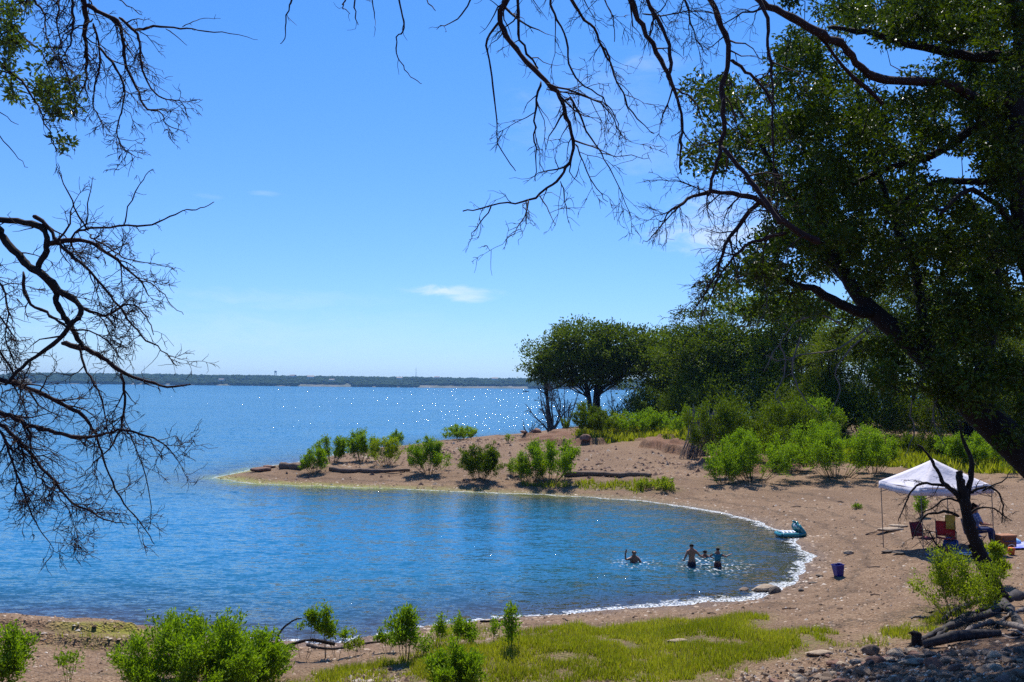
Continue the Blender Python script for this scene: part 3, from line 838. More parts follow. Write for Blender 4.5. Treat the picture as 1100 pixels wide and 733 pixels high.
# ---- dead tree at the left edge
rng = np.random.RandomState(5)
db = np.array([-6.6, 7.6, 0]); db[2] = gz(db[0], db[1]) - .1
dead = empty('dead_tree', db, 'bare dead tree with crooked dark limbs reaching in from the left edge over the water', 'tree')
P = smooth_line(np.array([db, db + [.1, 0, .9], db + [.35, -.05, 1.5], atd(-130, 330, 7.2), atd(-60, 262, 7.1), atd(-20, 240, 7.0), atd(0, 251, 7.0)]) - db, 1)
G = Geo(); G.tube(P, np.interp(np.linspace(0, 1, len(P)), [0, .3, .6, .85, 1], [.19, .15, .11, .062, .048]), 10); G.build('trunk', M['bark'], dead, True)
def dl(pts, r0, r1, dens=7, L0=.42,  d=7.0, **kw):
    dens *= .9; kw.setdefault('wob', .27); kw.setdefault('levels', 2); kw.setdefault('grav', -.15); kw.setdefault('mat', M['bark_red'])
    limb(dead, pts, 7.0, 7.0 + rng.uniform(-.5, .5), r0, r1, rng, dens, L0, origin=db, k=6, wobd=.02, rmin=.0025, ang=(25, 65), shrink=.58, **kw)
dl([(0, 251), (22, 277), (30, 287), (50, 297), (62, 312), (78, 320), (88, 330), (86, 341), (76, 347), (68, 362), (40, 382), (15, 400), (6, 414)], .034, .009, 7, mat=M['bark'])
dl([(40, 290), (62, 312), (60, 325), (68, 340), (75, 347), (84, 365), (88, 372)], .03, .016, 4, mat=M['bark'])
dl([(66, 369), (95, 375), (110, 385), (130, 400), (155, 410), (180, 417), (205, 413)], .024, .005, 6, .2)
dl([(40, 290), (48, 275), (52, 258), (48, 245), (30, 238), (0, 238), (-30, 232)], .026, .02, 5, mat=M['bark'])
dl([(35, 232), (50, 240), (60, 258), (70, 270), (90, 285), (110, 305), (125, 325), (140, 345), (155, 365), (175, 375), (190, 393)], .017, .003, 8)
dl([(50, 262), (70, 258), (95, 258), (110, 268), (130, 283), (150, 300), (160, 318)], .022, .004, 9)
dl([(80, 250), (95, 245), (130, 243), (160, 243), (180, 235), (200, 225), (215, 226), (230, 217)], .011, .003, 5, .2)
dl([(95, 248), (85, 235), (80, 220), (65, 190), (62, 175)], .008, .002, 2, .12)
dl([(92, 243), (97, 210), (100, 190)], .006, .002, 2, .1)
dl([(133, 242), (140, 215), (155, 190), (165, 182)], .007, .002, 3, .12)
dl([(98, 252), (95, 255), (112, 262), (130, 277), (145, 280), (175, 285), (190, 291)], .008, .002, 8, .2)
dl([(25, 292), (28, 325), (45, 333), (60, 345), (80, 355), (100, 355), (118, 370), (130, 385)], .014, .003, 8)
dl([(80, 325), (105, 340), (120, 337), (135, 325), (150, 330), (160, 345), (165, 360)], .013, .003, 9)
dl([(150, 300), (168, 305), (180, 325), (197, 338)], .006, .002, 4, .12)
dl([(-20, 318), (0, 340), (15, 360), (18, 366)], .010, .003, 5)
dl([(-60, 395), (0, 407), (25, 415), (53, 426), (72, 437), (88, 445), (97, 457), (103, 468), (104, 470), (110, 487), (119, 515), (132, 541), (151, 559), (166, 585)], .022, .003, 7)
dl([(-60, 425), (0, 443), (19, 450), (41, 459), (66, 467), (94, 471), (116, 465), (135, 461), (157, 467), (176, 475), (191, 495)], .022, .003, 8)
dl([(-50, 440), (0, 456), (16, 468), (35, 490), (56, 515), (75, 540), (97, 550), (119, 561), (138, 564)], .018, .003, 8)
dl([(-20, 445), (3, 465), (16, 503), (25, 528), (35, 553), (44, 572), (58, 590)], .013, .002, 8)
dl([(130, 400), (135, 428), (133, 456), (119, 481), (100, 497), (88, 512)], .012, .003, 8)
dl([(85, 370), (90, 392), (97, 406), (107, 421), (113, 443), (116, 468), (125, 484)], .011, .003, 7)
dl([(20, 452), (31, 468), (35, 494), (41, 515), (60, 528), (75, 547), (88, 585)], .010, .002, 9)
dl([(-30, 280), (0, 300), (10, 330), (5, 370), (20, 400)], .011, .004, 12, .3)
dl([(-20, 360), (10, 385), (20, 420), (30, 450)], .010, .003, 12, .3)
dl([(135, 461), (142, 470), (155, 505), (165, 545), (160, 570)], .006, .002, 9, .2)
# crossing limb that ties the lower branches to the trunk
dl([(-150, 360), (-100, 385), (-50, 400)], .055, .026, 2, mat=M['bark'])
dl([(-140, 380), (-90, 410), (-50, 430), (-20, 445)], .05, .02, 2, mat=M['bark'])

# ---- leafy and bare boughs hanging in at the upper left, from a tree standing left of the camera
rng = np.random.RandomState(8)
ub = np.array([-5.2, 4.6, 0]); ub[2] = gz(ub[0], ub[1]) - .1
up_ = empty('oak_tree', ub, 'oak whose half bare boughs and one leafy sprig hang down in the top left corner', 'tree')
P = smooth_line(np.array([ub, ub + [0, .1, 1.6], ub + [.2, .2, 3.2], ub + [.5, .5, 4.6], atd(-140, -190, 6.4), atd(0, -110, 6.5), atd(90, -60, 6.6), atd(200, -50, 6.7)]) - ub, 1)
G = Geo(); G.tube(P, np.interp(np.linspace(0, 1, len(P)), [0, .3, .7, 1], [.24, .18, .08, .02]), 10); G.build('trunk', M['bark'], up_, True)
UP = []
def ul(pts, r0, r1, dens=7, L0=.34, **kw):
    dens *= .9; kw.setdefault('wob', .26); kw.setdefault('levels', 2); kw.setdefault('grav', -.4)
    UP.append(limb(up_, pts, 6.5, 6.5 + rng.uniform(-.35, .35), r0, r1, rng, dens, L0, origin=ub, k=6, wobd=.02, rmin=.0024, ang=(20, 60), mat=M['bark_red'], **kw) + ub)
ul([(80, -60), (90, 0), (93, 16), (91, 41), (95, 65), (90, 90), (85, 103)], .024, .003, 9)
ul([(93, 5), (109, 15), (125, 20), (131, 35), (134, 55), (136, 74), (147, 95), (155, 117), (175, 121), (178, 135), (200, 142)], .017, .002, 8)
ul([(128, 19), (142, 30), (150, 41), (150, 63), (155, 85), (169, 104), (185, 108), (195, 109), (202, 126)], .012, .002, 7)
ul([(145, 32), (175, 29), (196, 30), (218, 34), (245, 35), (277, 43)], .009, .0015, 2, .12, grav=0)
ul([(196, 29), (207, 24), (218, 19), (237, 20)], .004, .0015, 1, .06, grav=0)
ul([(178, 31), (188, 37), (201, 49)], .004, .0015, 2, .05)
ul([(30, -30), (35, 0), (49, 14), (49, 35), (52, 50), (70, 68)], .010, .002, 9)
ul([(70, -50), (76, 0), (80, 16), (79, 35), (74, 52), (65, 66), (75, 90)], .012, .002, 9)
ul([(100, 25), (109, 57), (106, 74), (101, 93), (101, 117), (108, 128), (112, 147)], .009, .002, 9)
ul([(105, 50), (120, 65), (134, 90), (134, 109), (125, 131), (127, 153), (136, 164), (153, 171)], .010, .0017, 8)
ul([(60, -50), (63, 0), (60, 25), (66, 50), (80, 80)], .010, .002, 9)
ul([(115, -55), (120, -5), (138, 6), (152, 16)], .008, .002, 5, .12)
ul([(100, 20), (85, 30), (70, 34), (60, 60), (75, 75)], .007, .002, 9)
ul([(-60, 20), (0, 65), (19, 85), (35, 101), (49, 131), (61, 163)], .012, .003, 5)
ul([(-40, -10), (22, 33), (41, 52), (60, 85)], .009, .003, 5)
ul([(-50, 60), (0, 72), (30, 95), (55, 100)], .008, .003, 5)
ul([(-20, 110), (0, 145), (14, 166), (30, 180)], .005, .002, 1, .06, levels=0)
ul([(-30, 100), (0, 122), (20, 134)], .005, .002, 3, .08, levels=1)
cl = []
for cx_, cy_, rx, ry, n_ in ((3, 8, 14, 14, 12), (10, 30, 16, 16, 16), (4, 55, 14, 18, 12), (22, 45, 9, 10, 6), (5, 90, 12, 16, 9), (15, 100, 6, 8, 3), (48, 95, 14, 12, 12), (60, 108, 18, 12, 18), (72, 90, 10, 8, 6), (82, 117, 7, 4, 3),
                              (55, 62, 8, 10, 5), (70, 155, 11, 6, 5), (36, 72, 3, 4, 1), (15, 2, 14, 5, 5), (-40, 40, 30, 60, 40), (58, 120, 8, 6, 4)):
    for _ in range(n_): cl.append(atd(cx_ + rx * rng.uniform(-1, 1), cy_ + ry * rng.uniform(-1, 1), rng.uniform(6.2, 6.9)))
G, V, Q, A = crown(np.array(cl), UP, ub, rng, 17, .055, .048, .021, .002)
mk('crown', V, Q, None, mat_leaf('left_oak_leaf', (.03, .06, .01), (.07, .12, .015), (.16, .2, .03), .35, .3, .5), False, {'var': A}, up_)
G.V = [v - ub for v in G.V]; G.build('twigs', M['bark'], up_)

# ---- small dead tree on the bank, lower right
rng = np.random.RandomState(21)
SD = 14.6
sb_ = atd(1077, 645, SD); sb_[2] = gz(sb_[0], sb_[1])
off_z = sb_[2] - atd(1077, 645, SD)[2]
SD0 = ground(1077, 645); SD = SD0[1]; sb_ = SD0.copy()
sdt = empty('dead_tree', sb_, 'small leafless black tree with roots in front of the white canopy, on the shaded bank', 'tree')
def sl_(pts, r0, r1, dens=0, L0=.2, name='branch', d1=None, mat=None, **kw):
    limb(sdt, pts, SD, SD if d1 is None else d1, r0, r1, rng, dens, L0, name=name, mat=mat or M['bark'], origin=sb_, wobd=.015, rmin=.0035, ang=(25, 70), **kw)
px = SD / 1000
sl_([(1083, 655), (1075, 642), (1066, 628), (1058, 608), (1051, 590), (1043, 572), (1039, 556), (1036, 540), (1034, 525), (1031, 515), (1030, 506)], 10.5 * px, 3.2 * px, 0, name='trunk', k=10)
sl_([(1037, 545), (1042, 520), (1044, 500), (1042, 488), (1035, 475), (1030, 452)], 4 * px, 1.2 * px, 3, .25, k=6)
sl_([(1037, 548), (1029, 530), (1015, 522), (1010, 511), (1003, 498), (996, 486), (986, 478)], 3.5 * px, 1 * px, 2.5, .25, k=6)
twk = dict(levels=2, shrink=.5, k=5, wob=.26)
sl_([(1015, 522), (1000, 519), (986, 520), (977, 530), (971, 545), (965, 560)], 1.8 * px, .5 * px, 4, .55, grav=-.6, **twk)
sl_([(1030, 555), (1018, 548), (1005, 552), (995, 552), (986, 565), (980, 580)], 2 * px, .5 * px, 4, .55, grav=-.5, **twk)
sl_([(1033, 540), (1022, 535), (1010, 538), (1000, 548), (990, 550)], 1.5 * px, .5 * px, 4, .5, grav=-.5, **twk)
sl_([(1042, 530), (1055, 524), (1067, 524), (1075, 532), (1078, 548), (1076, 562)], 1.8 * px, .5 * px, 4, .5, grav=-.3, **twk)
sl_([(1055, 528), (1066, 522), (1080, 516), (1086, 505)], 1.2 * px, .4 * px, 4, .45, grav=.1, **twk)
sl_([(1038, 556), (1050, 545), (1066, 545), (1076, 552), (1086, 560)], 1.4 * px, .4 * px, 4, .45, grav=-.1, **twk)
sl_([(1054, 645), (1047, 630), (1040, 621), (1033, 610), (1026, 600), (1016, 590)], 3.5 * px, 1.5 * px, 3, .3, k=6)
sl_([(1061, 620), (1050, 607), (1046, 595), (1041, 585)], 2.5 * px, 1.6 * px, 2, .2, k=6)
sl_([(1026, 600), (1010, 590), (1003, 580), (998, 570)], 1.5 * px, .6 * px, 9, .5, **twk)
# surface roots sprawling over the bank
def root(pts, r0, r1, mat=None):
    P = np.array([ground(a, b) for a, b in pts]) - sb_; P[:, 2] += r0 * .35
    r0 *= .78; r1 *= .78; P = smooth_line(P, 2); P[1:] += rng.normal(0, r0 * .12, (len(P) - 1, 3)); G = Geo(); G.tube(P, np.linspace(r0, r1, len(P)) * (1 + .28 * rng.normal(0, 1, len(P)).clip(-1.3, 1.3)), 7)
    spawn(G, P, np.linspace(r0, r1, len(P)), rng, 1.5, .5, (20, 60), -.25, .2, 1, .1, .006, 4)
    G.build('root', mat or M['root'], sdt, True)
root([(1078, 646), (1100, 642), (1130, 645)], .17, .10)
root([(1073, 642), (1060, 645), (1042, 651), (1024, 658), (1012, 668)], .11, .03)
root([(1078, 650), (1088, 662), (1096, 674), (1110, 684)], .13, .06)
root([(1080, 652), (1060, 664), (1040, 668), (1020, 676), (1000, 684), (988, 692)], .11, .05)
root([(1070, 650), (1050, 658), (1035, 664), (1012, 680), (1004, 690)], .08, .03)
root([(1120, 682), (1095, 676), (1071, 670), (1055, 672), (1043, 677), (1030, 684), (1019, 686)], .09, .05, M['bark_grey'])
root([(1120, 655), (1095, 657), (1080, 665), (1068, 676)], .08, .03, M['bark_grey'])
for q in range(9):
    x0, y0 = rng.uniform(1000, 1090), rng.uniform(655, 688); dx = rng.uniform(-45, 30)
    root([(x0, y0), (x0 + dx * .35, y0 + rng.uniform(-4, 5)), (x0 + dx * .7, y0 + rng.uniform(-3, 8)), (x0 + dx, y0 + rng.uniform(0, 10))], rng.uniform(.025, .055), .015, M['bark'] if q % 3 else M['bark_grey'])
# charred stump with fallen limb beside it
sp = ground(985, 694)
stp = empty('tree_stump', sp, 'squat black stump at the left end of the tangled roots on the bank', 'stump')
G = Geo(); G.tube([[0, 0, -.12], [0, 0, .02], [-.01, 0, .12], [.0, 0, .22], [.01, 0, .25]], [.13, .10, .085, .09, .07], 10)
for q in (0.3, 1.9, 3.3, 4.9): G.tube([[0, 0, .02], [.13 * math.cos(q), .13 * math.sin(q), -.01], [.3 * math.cos(q), .3 * math.sin(q), -.09]], [.05, .04, .02], 6)
G.tube([[-.05, 0, .18], [-.11, -.02, .24], [-.15, -.02, .23]], [.035, .03, .012], 6)
G.build('wood', M['bark'], stp, True)
lp = ground(1015, 692)
lg = empty('fallen_log', lp, 'dark fallen log lying between the black stump and the dead tree roots', 'log')
G = Geo(); a = ground(993, 697) - lp; b = ground(1075, 684) - lp; m1 = a * .6 + b * .4
G.tube([a + [0, 0, .07], m1 + [0, .03, .12], a * .3 + b * .7 + [0, 0, .10], b + [0, 0, .06]], [.07, .10, .09, .05], 9)
G.build('wood', M['root'], lg, True)
# ------------------------------------------------------------------ trees in the middle distance
def mid_tree(name, loc, label, h, w, seed, mat, leaf=.17, nleaf=13000, trunks=1, base=.28, lobes_n=16, cat='tree', flat=1.0, lean=0., bark=None, group=None, lobe_r=(.18, .3), dead=0, bottom=None):
    """trunk(s), limbs that run to lobes, each lobe a ragged shell of leaf clumps"""
    rng = np.random.RandomState(seed)
    e = empty(name, loc, label, cat, group)
    G = Geo(); ends = []
    cz = h * (1 + base) / 2; rz = h * (1 - base) / 2
    lob = []
    for i in range(lobes_n):
        for _ in range(30):
            p = rng.uniform(-1, 1, 3)
            if p @ p <= 1: break
        p = p / max(np.linalg.norm(p), .25) * rng.uniform(.45, .82)
        top = p[2]
        q = np.array([p[0] * w / 2, p[1] * w / 2 * .8, cz + p[2] * rz * flat])
        lob.append((q, rng.uniform(*lobe_r) * min(w, h)))
    roots = [np.array([rng.uniform(-.5, .5) * (trunks > 1) * 1.6, rng.uniform(-.4, .4) * (trunks > 1), -.2]) for _ in range(trunks)]
    mids = []
    for r in roots:
        tr = w * .026 / math.sqrt(trunks) + .05
        m = r + np.array([rng.normal(0, .35) + lean + r[0] * .8, rng.normal(0, .3), h * (base + .12)])
        P = smooth_line([r, r * .5 + m * .5 + rng.normal(0, .15, 3), m], 1)
        G.tube(P, np.linspace(tr * 1.25, tr * .7, len(P)), 8); mids.append((m, tr * .7))
    for c, r in lob:
        m, tr = mids[int(np.argmin([np.linalg.norm((mm[0] - c)[:2]) for mm in mids]))]
        st = m - np.array([0, 0, h * .12 * rng.uniform(0, 1)])
        k = (st + c) / 2 + rng.normal(0, .25, 3) + [0, 0, -.1]
        P = smooth_line([st, k, c], 1)
        G.tube(P, np.linspace(tr * .55, .03, len(P)), 5, False)
        for _ in range(4):
            d = rng.normal(0, 1, 3); d /= np.linalg.norm(d)
            G.tube([c, c + d * r * .5 + rng.normal(0, .08, 3), c + d * r * .95], [.03, .02, .01], 3, False)
    V, Q, A = [], [], []
    n = 0; tot = sum(r * r for _, r in lob)
    for c, r in lob:
        cnt = int(nleaf * r * r / tot); nc = max(6, int(cnt / 45))
        d = rng.normal(0, 1, (nc, 3)); d /= np.linalg.norm(d, axis=1)[:, None]
        d[:, 2] = np.where(d[:, 2] < -.35, -d[:, 2], d[:, 2])
        cc = c + d * r * rng.uniform(.55, 1.12, (nc, 1)) * np.array([1, 1, .8])
        k = rng.randint(0, nc, cnt)
        of = rng.normal(0, 1, (cnt, 3)) * r * .17 * np.array([1, 1, .6])
        C = cc[k] + of
        D = d[k] + rng.normal(0, .8, (cnt, 3))
        v, q, a = leaves(C, D, leaf * rng.uniform(.6, 1.4, cnt), leaf * .6 * rng.uniform(.7, 1.3, cnt), rng, .5)
        V.append(v); Q.append(q + n); A.append(np.clip(a * .6 + np.repeat((np.sin(k * 12.9) * .5 + .5) * .4, 4), 0, 1)); n += len(v)
    G.build('trunk', bark or M['bark'], e, True)
    mk('crown', np.vstack(V), np.vstack(Q), None, mat, False, {'var': np.concatenate(A)}, e)
    return e

def site(px, py, d):
    """ground point on the column of a pixel at a given distance"""
    x = atd(px, py, d)[0]
    return np.array([x, d, gz(x, d)])

mid_tree('oak_tree', site(640, 460, 93), 'broad rounded oak standing alone at the tip of the wooded point, its trunks bare below', 9.6, 13.2, 31, M['leaf_mid'], .28, 30000, 3, .30, 34, flat=.9)
mid_tree('oak_tree', site(594, 460, 94), 'small airy tree leaning out over the lake at the left end of the wooded point', 7.9, 5.8, 32, M['leaf_mid'], .24, 6500, 2, .5, 12, flat=.9, lean=-.5)
mid_tree('oak_tree', site(716, 460, 99), 'rounded tree rising just right of the broad oak on the point', 9.6, 9.5, 33, M['leaf_dark'], .3, 17000, 2, .05, 24)
mid_tree('oak_tree', site(772, 466, 82), 'tall dark dense tree behind the twiggy hanging dead limb', 11.5, 10.5, 34, M['leaf_mid'], .25, 24000, 2, -.05, 30)
mid_tree('oak_tree', site(838, 470, 78), 'dark round tree in the wood right of the tall dense one', 12.2, 10, 35, M['leaf_dark'], .25, 19000, 2, -.02, 26)
mid_tree('cedar_tree', site(905, 474, 66), 'yellowish green cedar in the wood left of the oak trunk', 9.2, 6.6, 36, M['leaf_cedar'], .16, 20000, 1, .0, 24, lobe_r=(.16, .26))
mid_tree('cedar_tree', site(1040, 478, 60), 'large yellow green cedar behind the leaning oak trunk', 9.4, 8.4, 37, M['leaf_cedar'], .16, 24000, 1, .0, 28, lobe_r=(.15, .24))
mid_tree('oak_tree', site(965, 470, 84), 'deep green tree between the two cedars in the wood', 14, 11, 38, M['leaf_mid'], .24, 18000, 2, .0, 26)
mid_tree('oak_tree', site(1110, 470, 72), 'dark tree at the right edge behind the large cedar', 11.5, 10.5, 39, M['leaf_mid'], .24, 18000, 2, .02, 24)
mid_tree('oak_tree', site(868, 460, 100), 'distant tree crown filling the gap behind the dark round tree', 16, 13, 40, M['leaf_dark'], .3, 11000, 2, .08, 18)
mid_tree('oak_tree', site(1015, 460, 104), 'farthest tree of the wood, behind the large cedar', 17, 14, 41, M['leaf_mid'], .3, 11000, 2, .08, 18)
mid_tree('oak_tree', site(755, 455, 118), 'low distant tree at the back of the point', 9, 12, 42, M['leaf_dark'], .32, 9000, 2, .06, 16)
mid_tree('oak_tree', site(1200, 470, 92), 'tree of the wood standing past the right edge', 12, 12, 43, M['leaf_mid'], .3, 8000, 2, .1, 16)

# grey leafless brush at the foot of the point trees
def brush(loc, label, h, w, n, seed, mat, name='dead_bush', r=.03, L0=.7, dens=2.2, spread=.7):
    rng = np.random.RandomState(seed); e = empty(name, loc, label, 'bush'); 
    for i in range(n):
        G = Geo(); a = rng.uniform(0, 2 * PI); d = np.array([math.cos(a) * spread, math.sin(a) * spread, 1.0])
        P = crook([rng.uniform(-.2, .2) * w * .4, rng.uniform(-.2, .2) * w * .4, -.1], d, h * rng.uniform(.7, 1.1), 7, .13, .1, rng)
        R = np.linspace(r, r * .25, len(P)); G.tube(P, R, 4); spawn(G, P, R, rng, dens, L0, (20, 60), -.15, .2, 2, .2, r * .25, 3)
        G.build('stem', mat, e)
    return e
brush(site(592, 458, 91), 'grey leafless brush with pale upright trunks at the left foot of the broad point oak', 5.5, 2.5, 7, 50, M['bark_grey'], r=.10, L0=1.6, dens=2.0, spread=.45)
brush(site(608, 458, 90), 'grey leafless stems right beside the pale trunks under the broad point oak', 4.6, 2, 6, 51, M['bark_grey'], r=.08, L0=1.5, dens=2.0, spread=.5)
brush(site(665, 452, 92), 'grey dead thicket under the right side of the broad point oak', 4.5, 4, 9, 52, M['bark_grey'], r=.06, L0=1.5, dens=2.4, spread=.9)
brush(site(568, 462, 93), 'little dark dead scrub at the water end of the wooded point', 1.8, 1.5, 8, 53, M['bark'], r=.05, L0=.7, dens=3, spread=.9)

# ------------------------------------------------------------------ shrubs
SHRUB_ID = 0
def shrub(loc, label, h, w, seed, nst=16, nleaf=3200, L=.085, mat=None, name='shrub', up=.8, low=.12, group=None, rl=.010, tuft=.10, stemmat=None, depth=None):
    """many stems fanning from one foot, side shoots, narrow upright leaves in tufts at the shoots"""
    rng = np.random.RandomState(seed); e = empty(name, loc, label, 'shrub', group)
    G = Geo(); col = []
    nst = int(nst * max(1, w / h * .9))
    for i in range(nst):
        a = rng.uniform(0, 2 * PI); s = rng.uniform(0, 1) ** .5
        ln = h * rng.uniform(.76, 1.02) * math.sqrt(max(.1, 1 - .72 * s * s))
        w2 = w * 1.12
        tip = np.array([math.cos(a) * s * w2 / 2, math.sin(a) * s * (depth or w) / 2, ln])
        st = np.array([math.cos(a) * .16 * s * w, math.sin(a) * .16 * s * w, -.05])
        m = st + (tip - st) * .45 + np.array([math.cos(a), math.sin(a), 0]) * s * w * .07 + rng.normal(0, .03 * w, 3)
        P = smooth_line([st, m, tip], 2)
        R = np.linspace(rl * h ** .5, rl * .3, len(P)); G.tube(P, R, 4, False)
        c2 = []
        spawn(G, P, R, rng, 9 / h, .34 * h, (18, 48), .35, .14, 1, .3, rl * .25, 3, c2)
        col += [(P, i)] + [(q, i) for q in c2]
    pts, dirs, ids = [], [], []
    for P, i in col:
        n = len(P)
        for k in range(max(1, n // 3), n):
            if P[k][2] > low * h: pts.append(P[k]); dirs.append(nrm(P[k] - P[k - 1])); ids.append(i)
    pts = np.array(pts); dirs = np.array(dirs); ids = np.array(ids)
    k = rng.randint(0, len(pts), nleaf)
    C = pts[k] + rng.normal(0, tuft * .5, (nleaf, 3)) * [1, 1, .8]
    D = dirs[k] * up + rng.normal(0, .55, (nleaf, 3)) + [0, 0, .25]
    v, q, a = leaves(C, D, L * rng.uniform(.6, 1.35, nleaf), L * .36 * rng.uniform(.7, 1.4, nleaf), rng, .2, .15)
    tw = np.repeat((np.sin(k * 3.7) * .5 + .5) * .35, 4)
    G.build('stems', stemmat or M['stem'], e)
    mk('foliage', v, q, None, mat or M['leaf_shrub'], False, {'var': np.clip(a * .65 + tw, 0, 1)}, e)
    return e

def shr(px, py, wpx, hpx, label, seed, leafpx=3.6, n=None, mat=None, **kw):
    g = ground(px, py); m = g[1] / 1000
    w, h = wpx * m, hpx * m
    n = int((n or int(wpx * hpx * 1.9)) * 2.4); leafpx *= .70
    return shrub(g, label, h, w, seed, nleaf=n, L=max(.05, leafpx * m), mat=mat, tuft=kw.pop('tuft', .07 * h + .03), **kw)

# on the point
shr(338, 508, 27, 25, 'small rounded green shrub at the left end of the shrub row on the point', 101, 3.2)
shr(357, 497, 36, 26, 'low green shrub behind and right of the leftmost shrub on the point', 102, 3.2)
shr(388, 496, 34, 33, 'tallest upright green shrub of the row behind the driftwood on the point', 103, 3.2)
shr(414, 501, 38, 31, 'loose pale green shrub with bare stems above the driftwood on the point', 104, 3.2, 1500, M['leaf_shrub2'])
shr(425, 479, 20, 14, 'little green shrub on the far rim of the point behind the loose pale one', 105, 3)
shr(451, 475, 11, 13, 'tiny thin sprout standing alone on the far rim of the point', 106, 2.6, 160, nst=5)
shr(494, 473, 38, 16, 'wide low green shrub on the far rim of the point against the lake', 107, 3.2)
shr(461, 509, 44, 33, 'rounded green shrub in the middle of the point between driftwood and the dense dark one', 108, 3.4)
shr(515, 517, 48, 37, 'dense round dark green shrub on a single foot near the cove edge of the point', 109, 3.4, 3600, M['leaf_dark'])
shr(553, 512, 22, 18, 'small sprawling shrub between the dense dark shrub and the big bright one', 110, 3.2, 500)
shr(590, 520, 62, 46, 'big bright green shrub at the cove edge of the point', 111, 3.8, 3800)
shr(573, 518, 34, 28, 'lower left companion touching the big bright shrub on the point', 112, 3.6, 900, M['leaf_shrub2'])
shr(546, 476, 9, 8, 'tiny green tuft on bare soil of the point above the dense dark shrub', 113, 2.6, 90, nst=6)
shr(576, 488, 8, 6, 'tiny tuft on bare soil left of the bank boulder', 114, 2.6, 70, nst=6)
shr(713, 527, 26, 14, 'low yellow green tuft at the right end of the grassy strip by the cove', 115, 3.2, 420, M['leaf_shrub2'])
shr(693, 526, 20, 9, 'small grassy tuft just left of the yellow green tuft by the cove', 116, 3, 260, M['leaf_shrub2'])
# dark undergrowth that closes the wood down to the ground
for i, (px_, d_, w_, h_, lb) in enumerate(((705, 88, 7, 3.0, 'dark thicket at the left end of the wood behind the hedge like bushes'), (745, 80, 7, 4.2, 'tall dark thicket under the tall dense tree, left side'), (790, 76, 8, 4.6, 'tall dark thicket under the tall dense tree, right side'),
        (835, 72, 7, 4.2, 'dark thicket in front of the dark round tree'), (880, 66, 7, 4.0, 'dark thicket left of the yellowish green cedar foot'), (930, 64, 7, 3.8, 'dark thicket right of the yellowish green cedar foot'),
        (985, 66, 8, 4.0, 'dark thicket between the two cedars'), (1045, 64, 8, 4.0, 'dark thicket under the large cedar'), (1100, 62, 8, 4.2, 'dark thicket at the right edge under the large cedar'),
        (730, 104, 12, 4.5, 'far thicket on the back of the point, left part'), (800, 108, 14, 5.0, 'far thicket on the back of the point behind the tall dense tree'), (880, 108, 14, 5.5, 'far thicket closing the view behind the dark round tree'),
        (960, 108, 14, 5.5, 'far thicket closing the view between the cedars'), (1045, 108, 14, 5.5, 'far thicket closing the view behind the large cedar'), (1110, 100, 14, 5.5, 'far thicket closing the view at the right edge'))):
    shrub(site(px_, 470, d_), lb, h_, w_, 300 + i, nst=26, nleaf=6500, L=.24, mat=M['leaf_mid'], low=.02, tuft=.45, name='thicket')
# along the cut bank
shr(634, 470, 52, 35, 'rounded bush with grey skirt of roots on the lip of the red bank', 120, 3.6, 2600, M['leaf_dark'], low=.25)
shr(690, 466, 66, 24, 'low bright hedge like bush behind the red bank, left one', 121, 3.6, 2200)
shr(735, 468, 50, 28, 'low bright bush behind the red bank, right one', 122, 3.6, 1700)
shr(662, 466, 40, 20, 'small yellow green bush under the broad point oak', 123, 3.6, 1200, M['leaf_shrub2'])
shr(768, 492, 60, 66, 'tall bush with grey hanging roots leaning over the right end of the red bank', 124, 3.8, 4200, M['leaf_dark'])
shr(808, 517, 92, 52, 'wide green bush on the gravel, the left of the two big beach bushes', 125, 3.8, 6200)
shr(776, 520, 40, 30, 'small low shrub nestled at the left foot of the wide beach bush', 126, 3.6, 1100)
shr(898, 515, 98, 60, 'wide light green bush on the gravel, the right of the two big beach bushes', 127, 3.8, 7000)
shr(940, 508, 46, 44, 'light green bush touching the right side of the big right beach bush', 128, 3.8, 2200)
shr(850, 488, 110, 58, 'dense mounded bush behind the gap of the two big beach bushes', 129, 3.8, 7000, M['leaf_dark'])
shr(870, 478, 70, 50, 'brighter leafy bush at the foot of the wood behind the beach bushes', 130, 3.8, 4500)
shr(1000, 490, 44, 26, 'olive bush left of the canopy at the foot of the wood', 131, 3.6, 1500, M['leaf_cedar'])
shr(975, 488, 34, 22, 'small dark bush between the right beach bush and the canopy', 132, 3.4, 1000, M['leaf_dark'])
shr(1050, 500, 84, 34, 'long green bush behind the canopy roof', 133, 3.8, 4200)
shr(1105, 512, 70, 44, 'leafy bush at the right edge behind the canopy', 134, 3.8, 3800)
shr(991, 556, 17, 26, 'small upright sapling under the left side of the canopy roof', 135, 3.6, 420)
shr(921, 547, 11, 5, 'tiny green weed tuft alone on the gravel between the inflatable and the canopy', 136, 2.6, 110, nst=8)
shr(852, 508, 40, 34, 'low green shrub filling the gap between the two big beach bushes', 170, 3.8, 1500)
shr(835, 499, 50, 42, 'mid green shrub set back behind the gap between the big beach bushes', 171, 3.8, 2000, M['leaf_dark'])
shr(815, 478, 60, 40, 'dark bush behind the left beach bush', 137, 3.8, 2800, M['leaf_dark'])
shr(1155, 500, 80, 60, 'bush past the right edge of the beach', 138, 3.8, 2500)
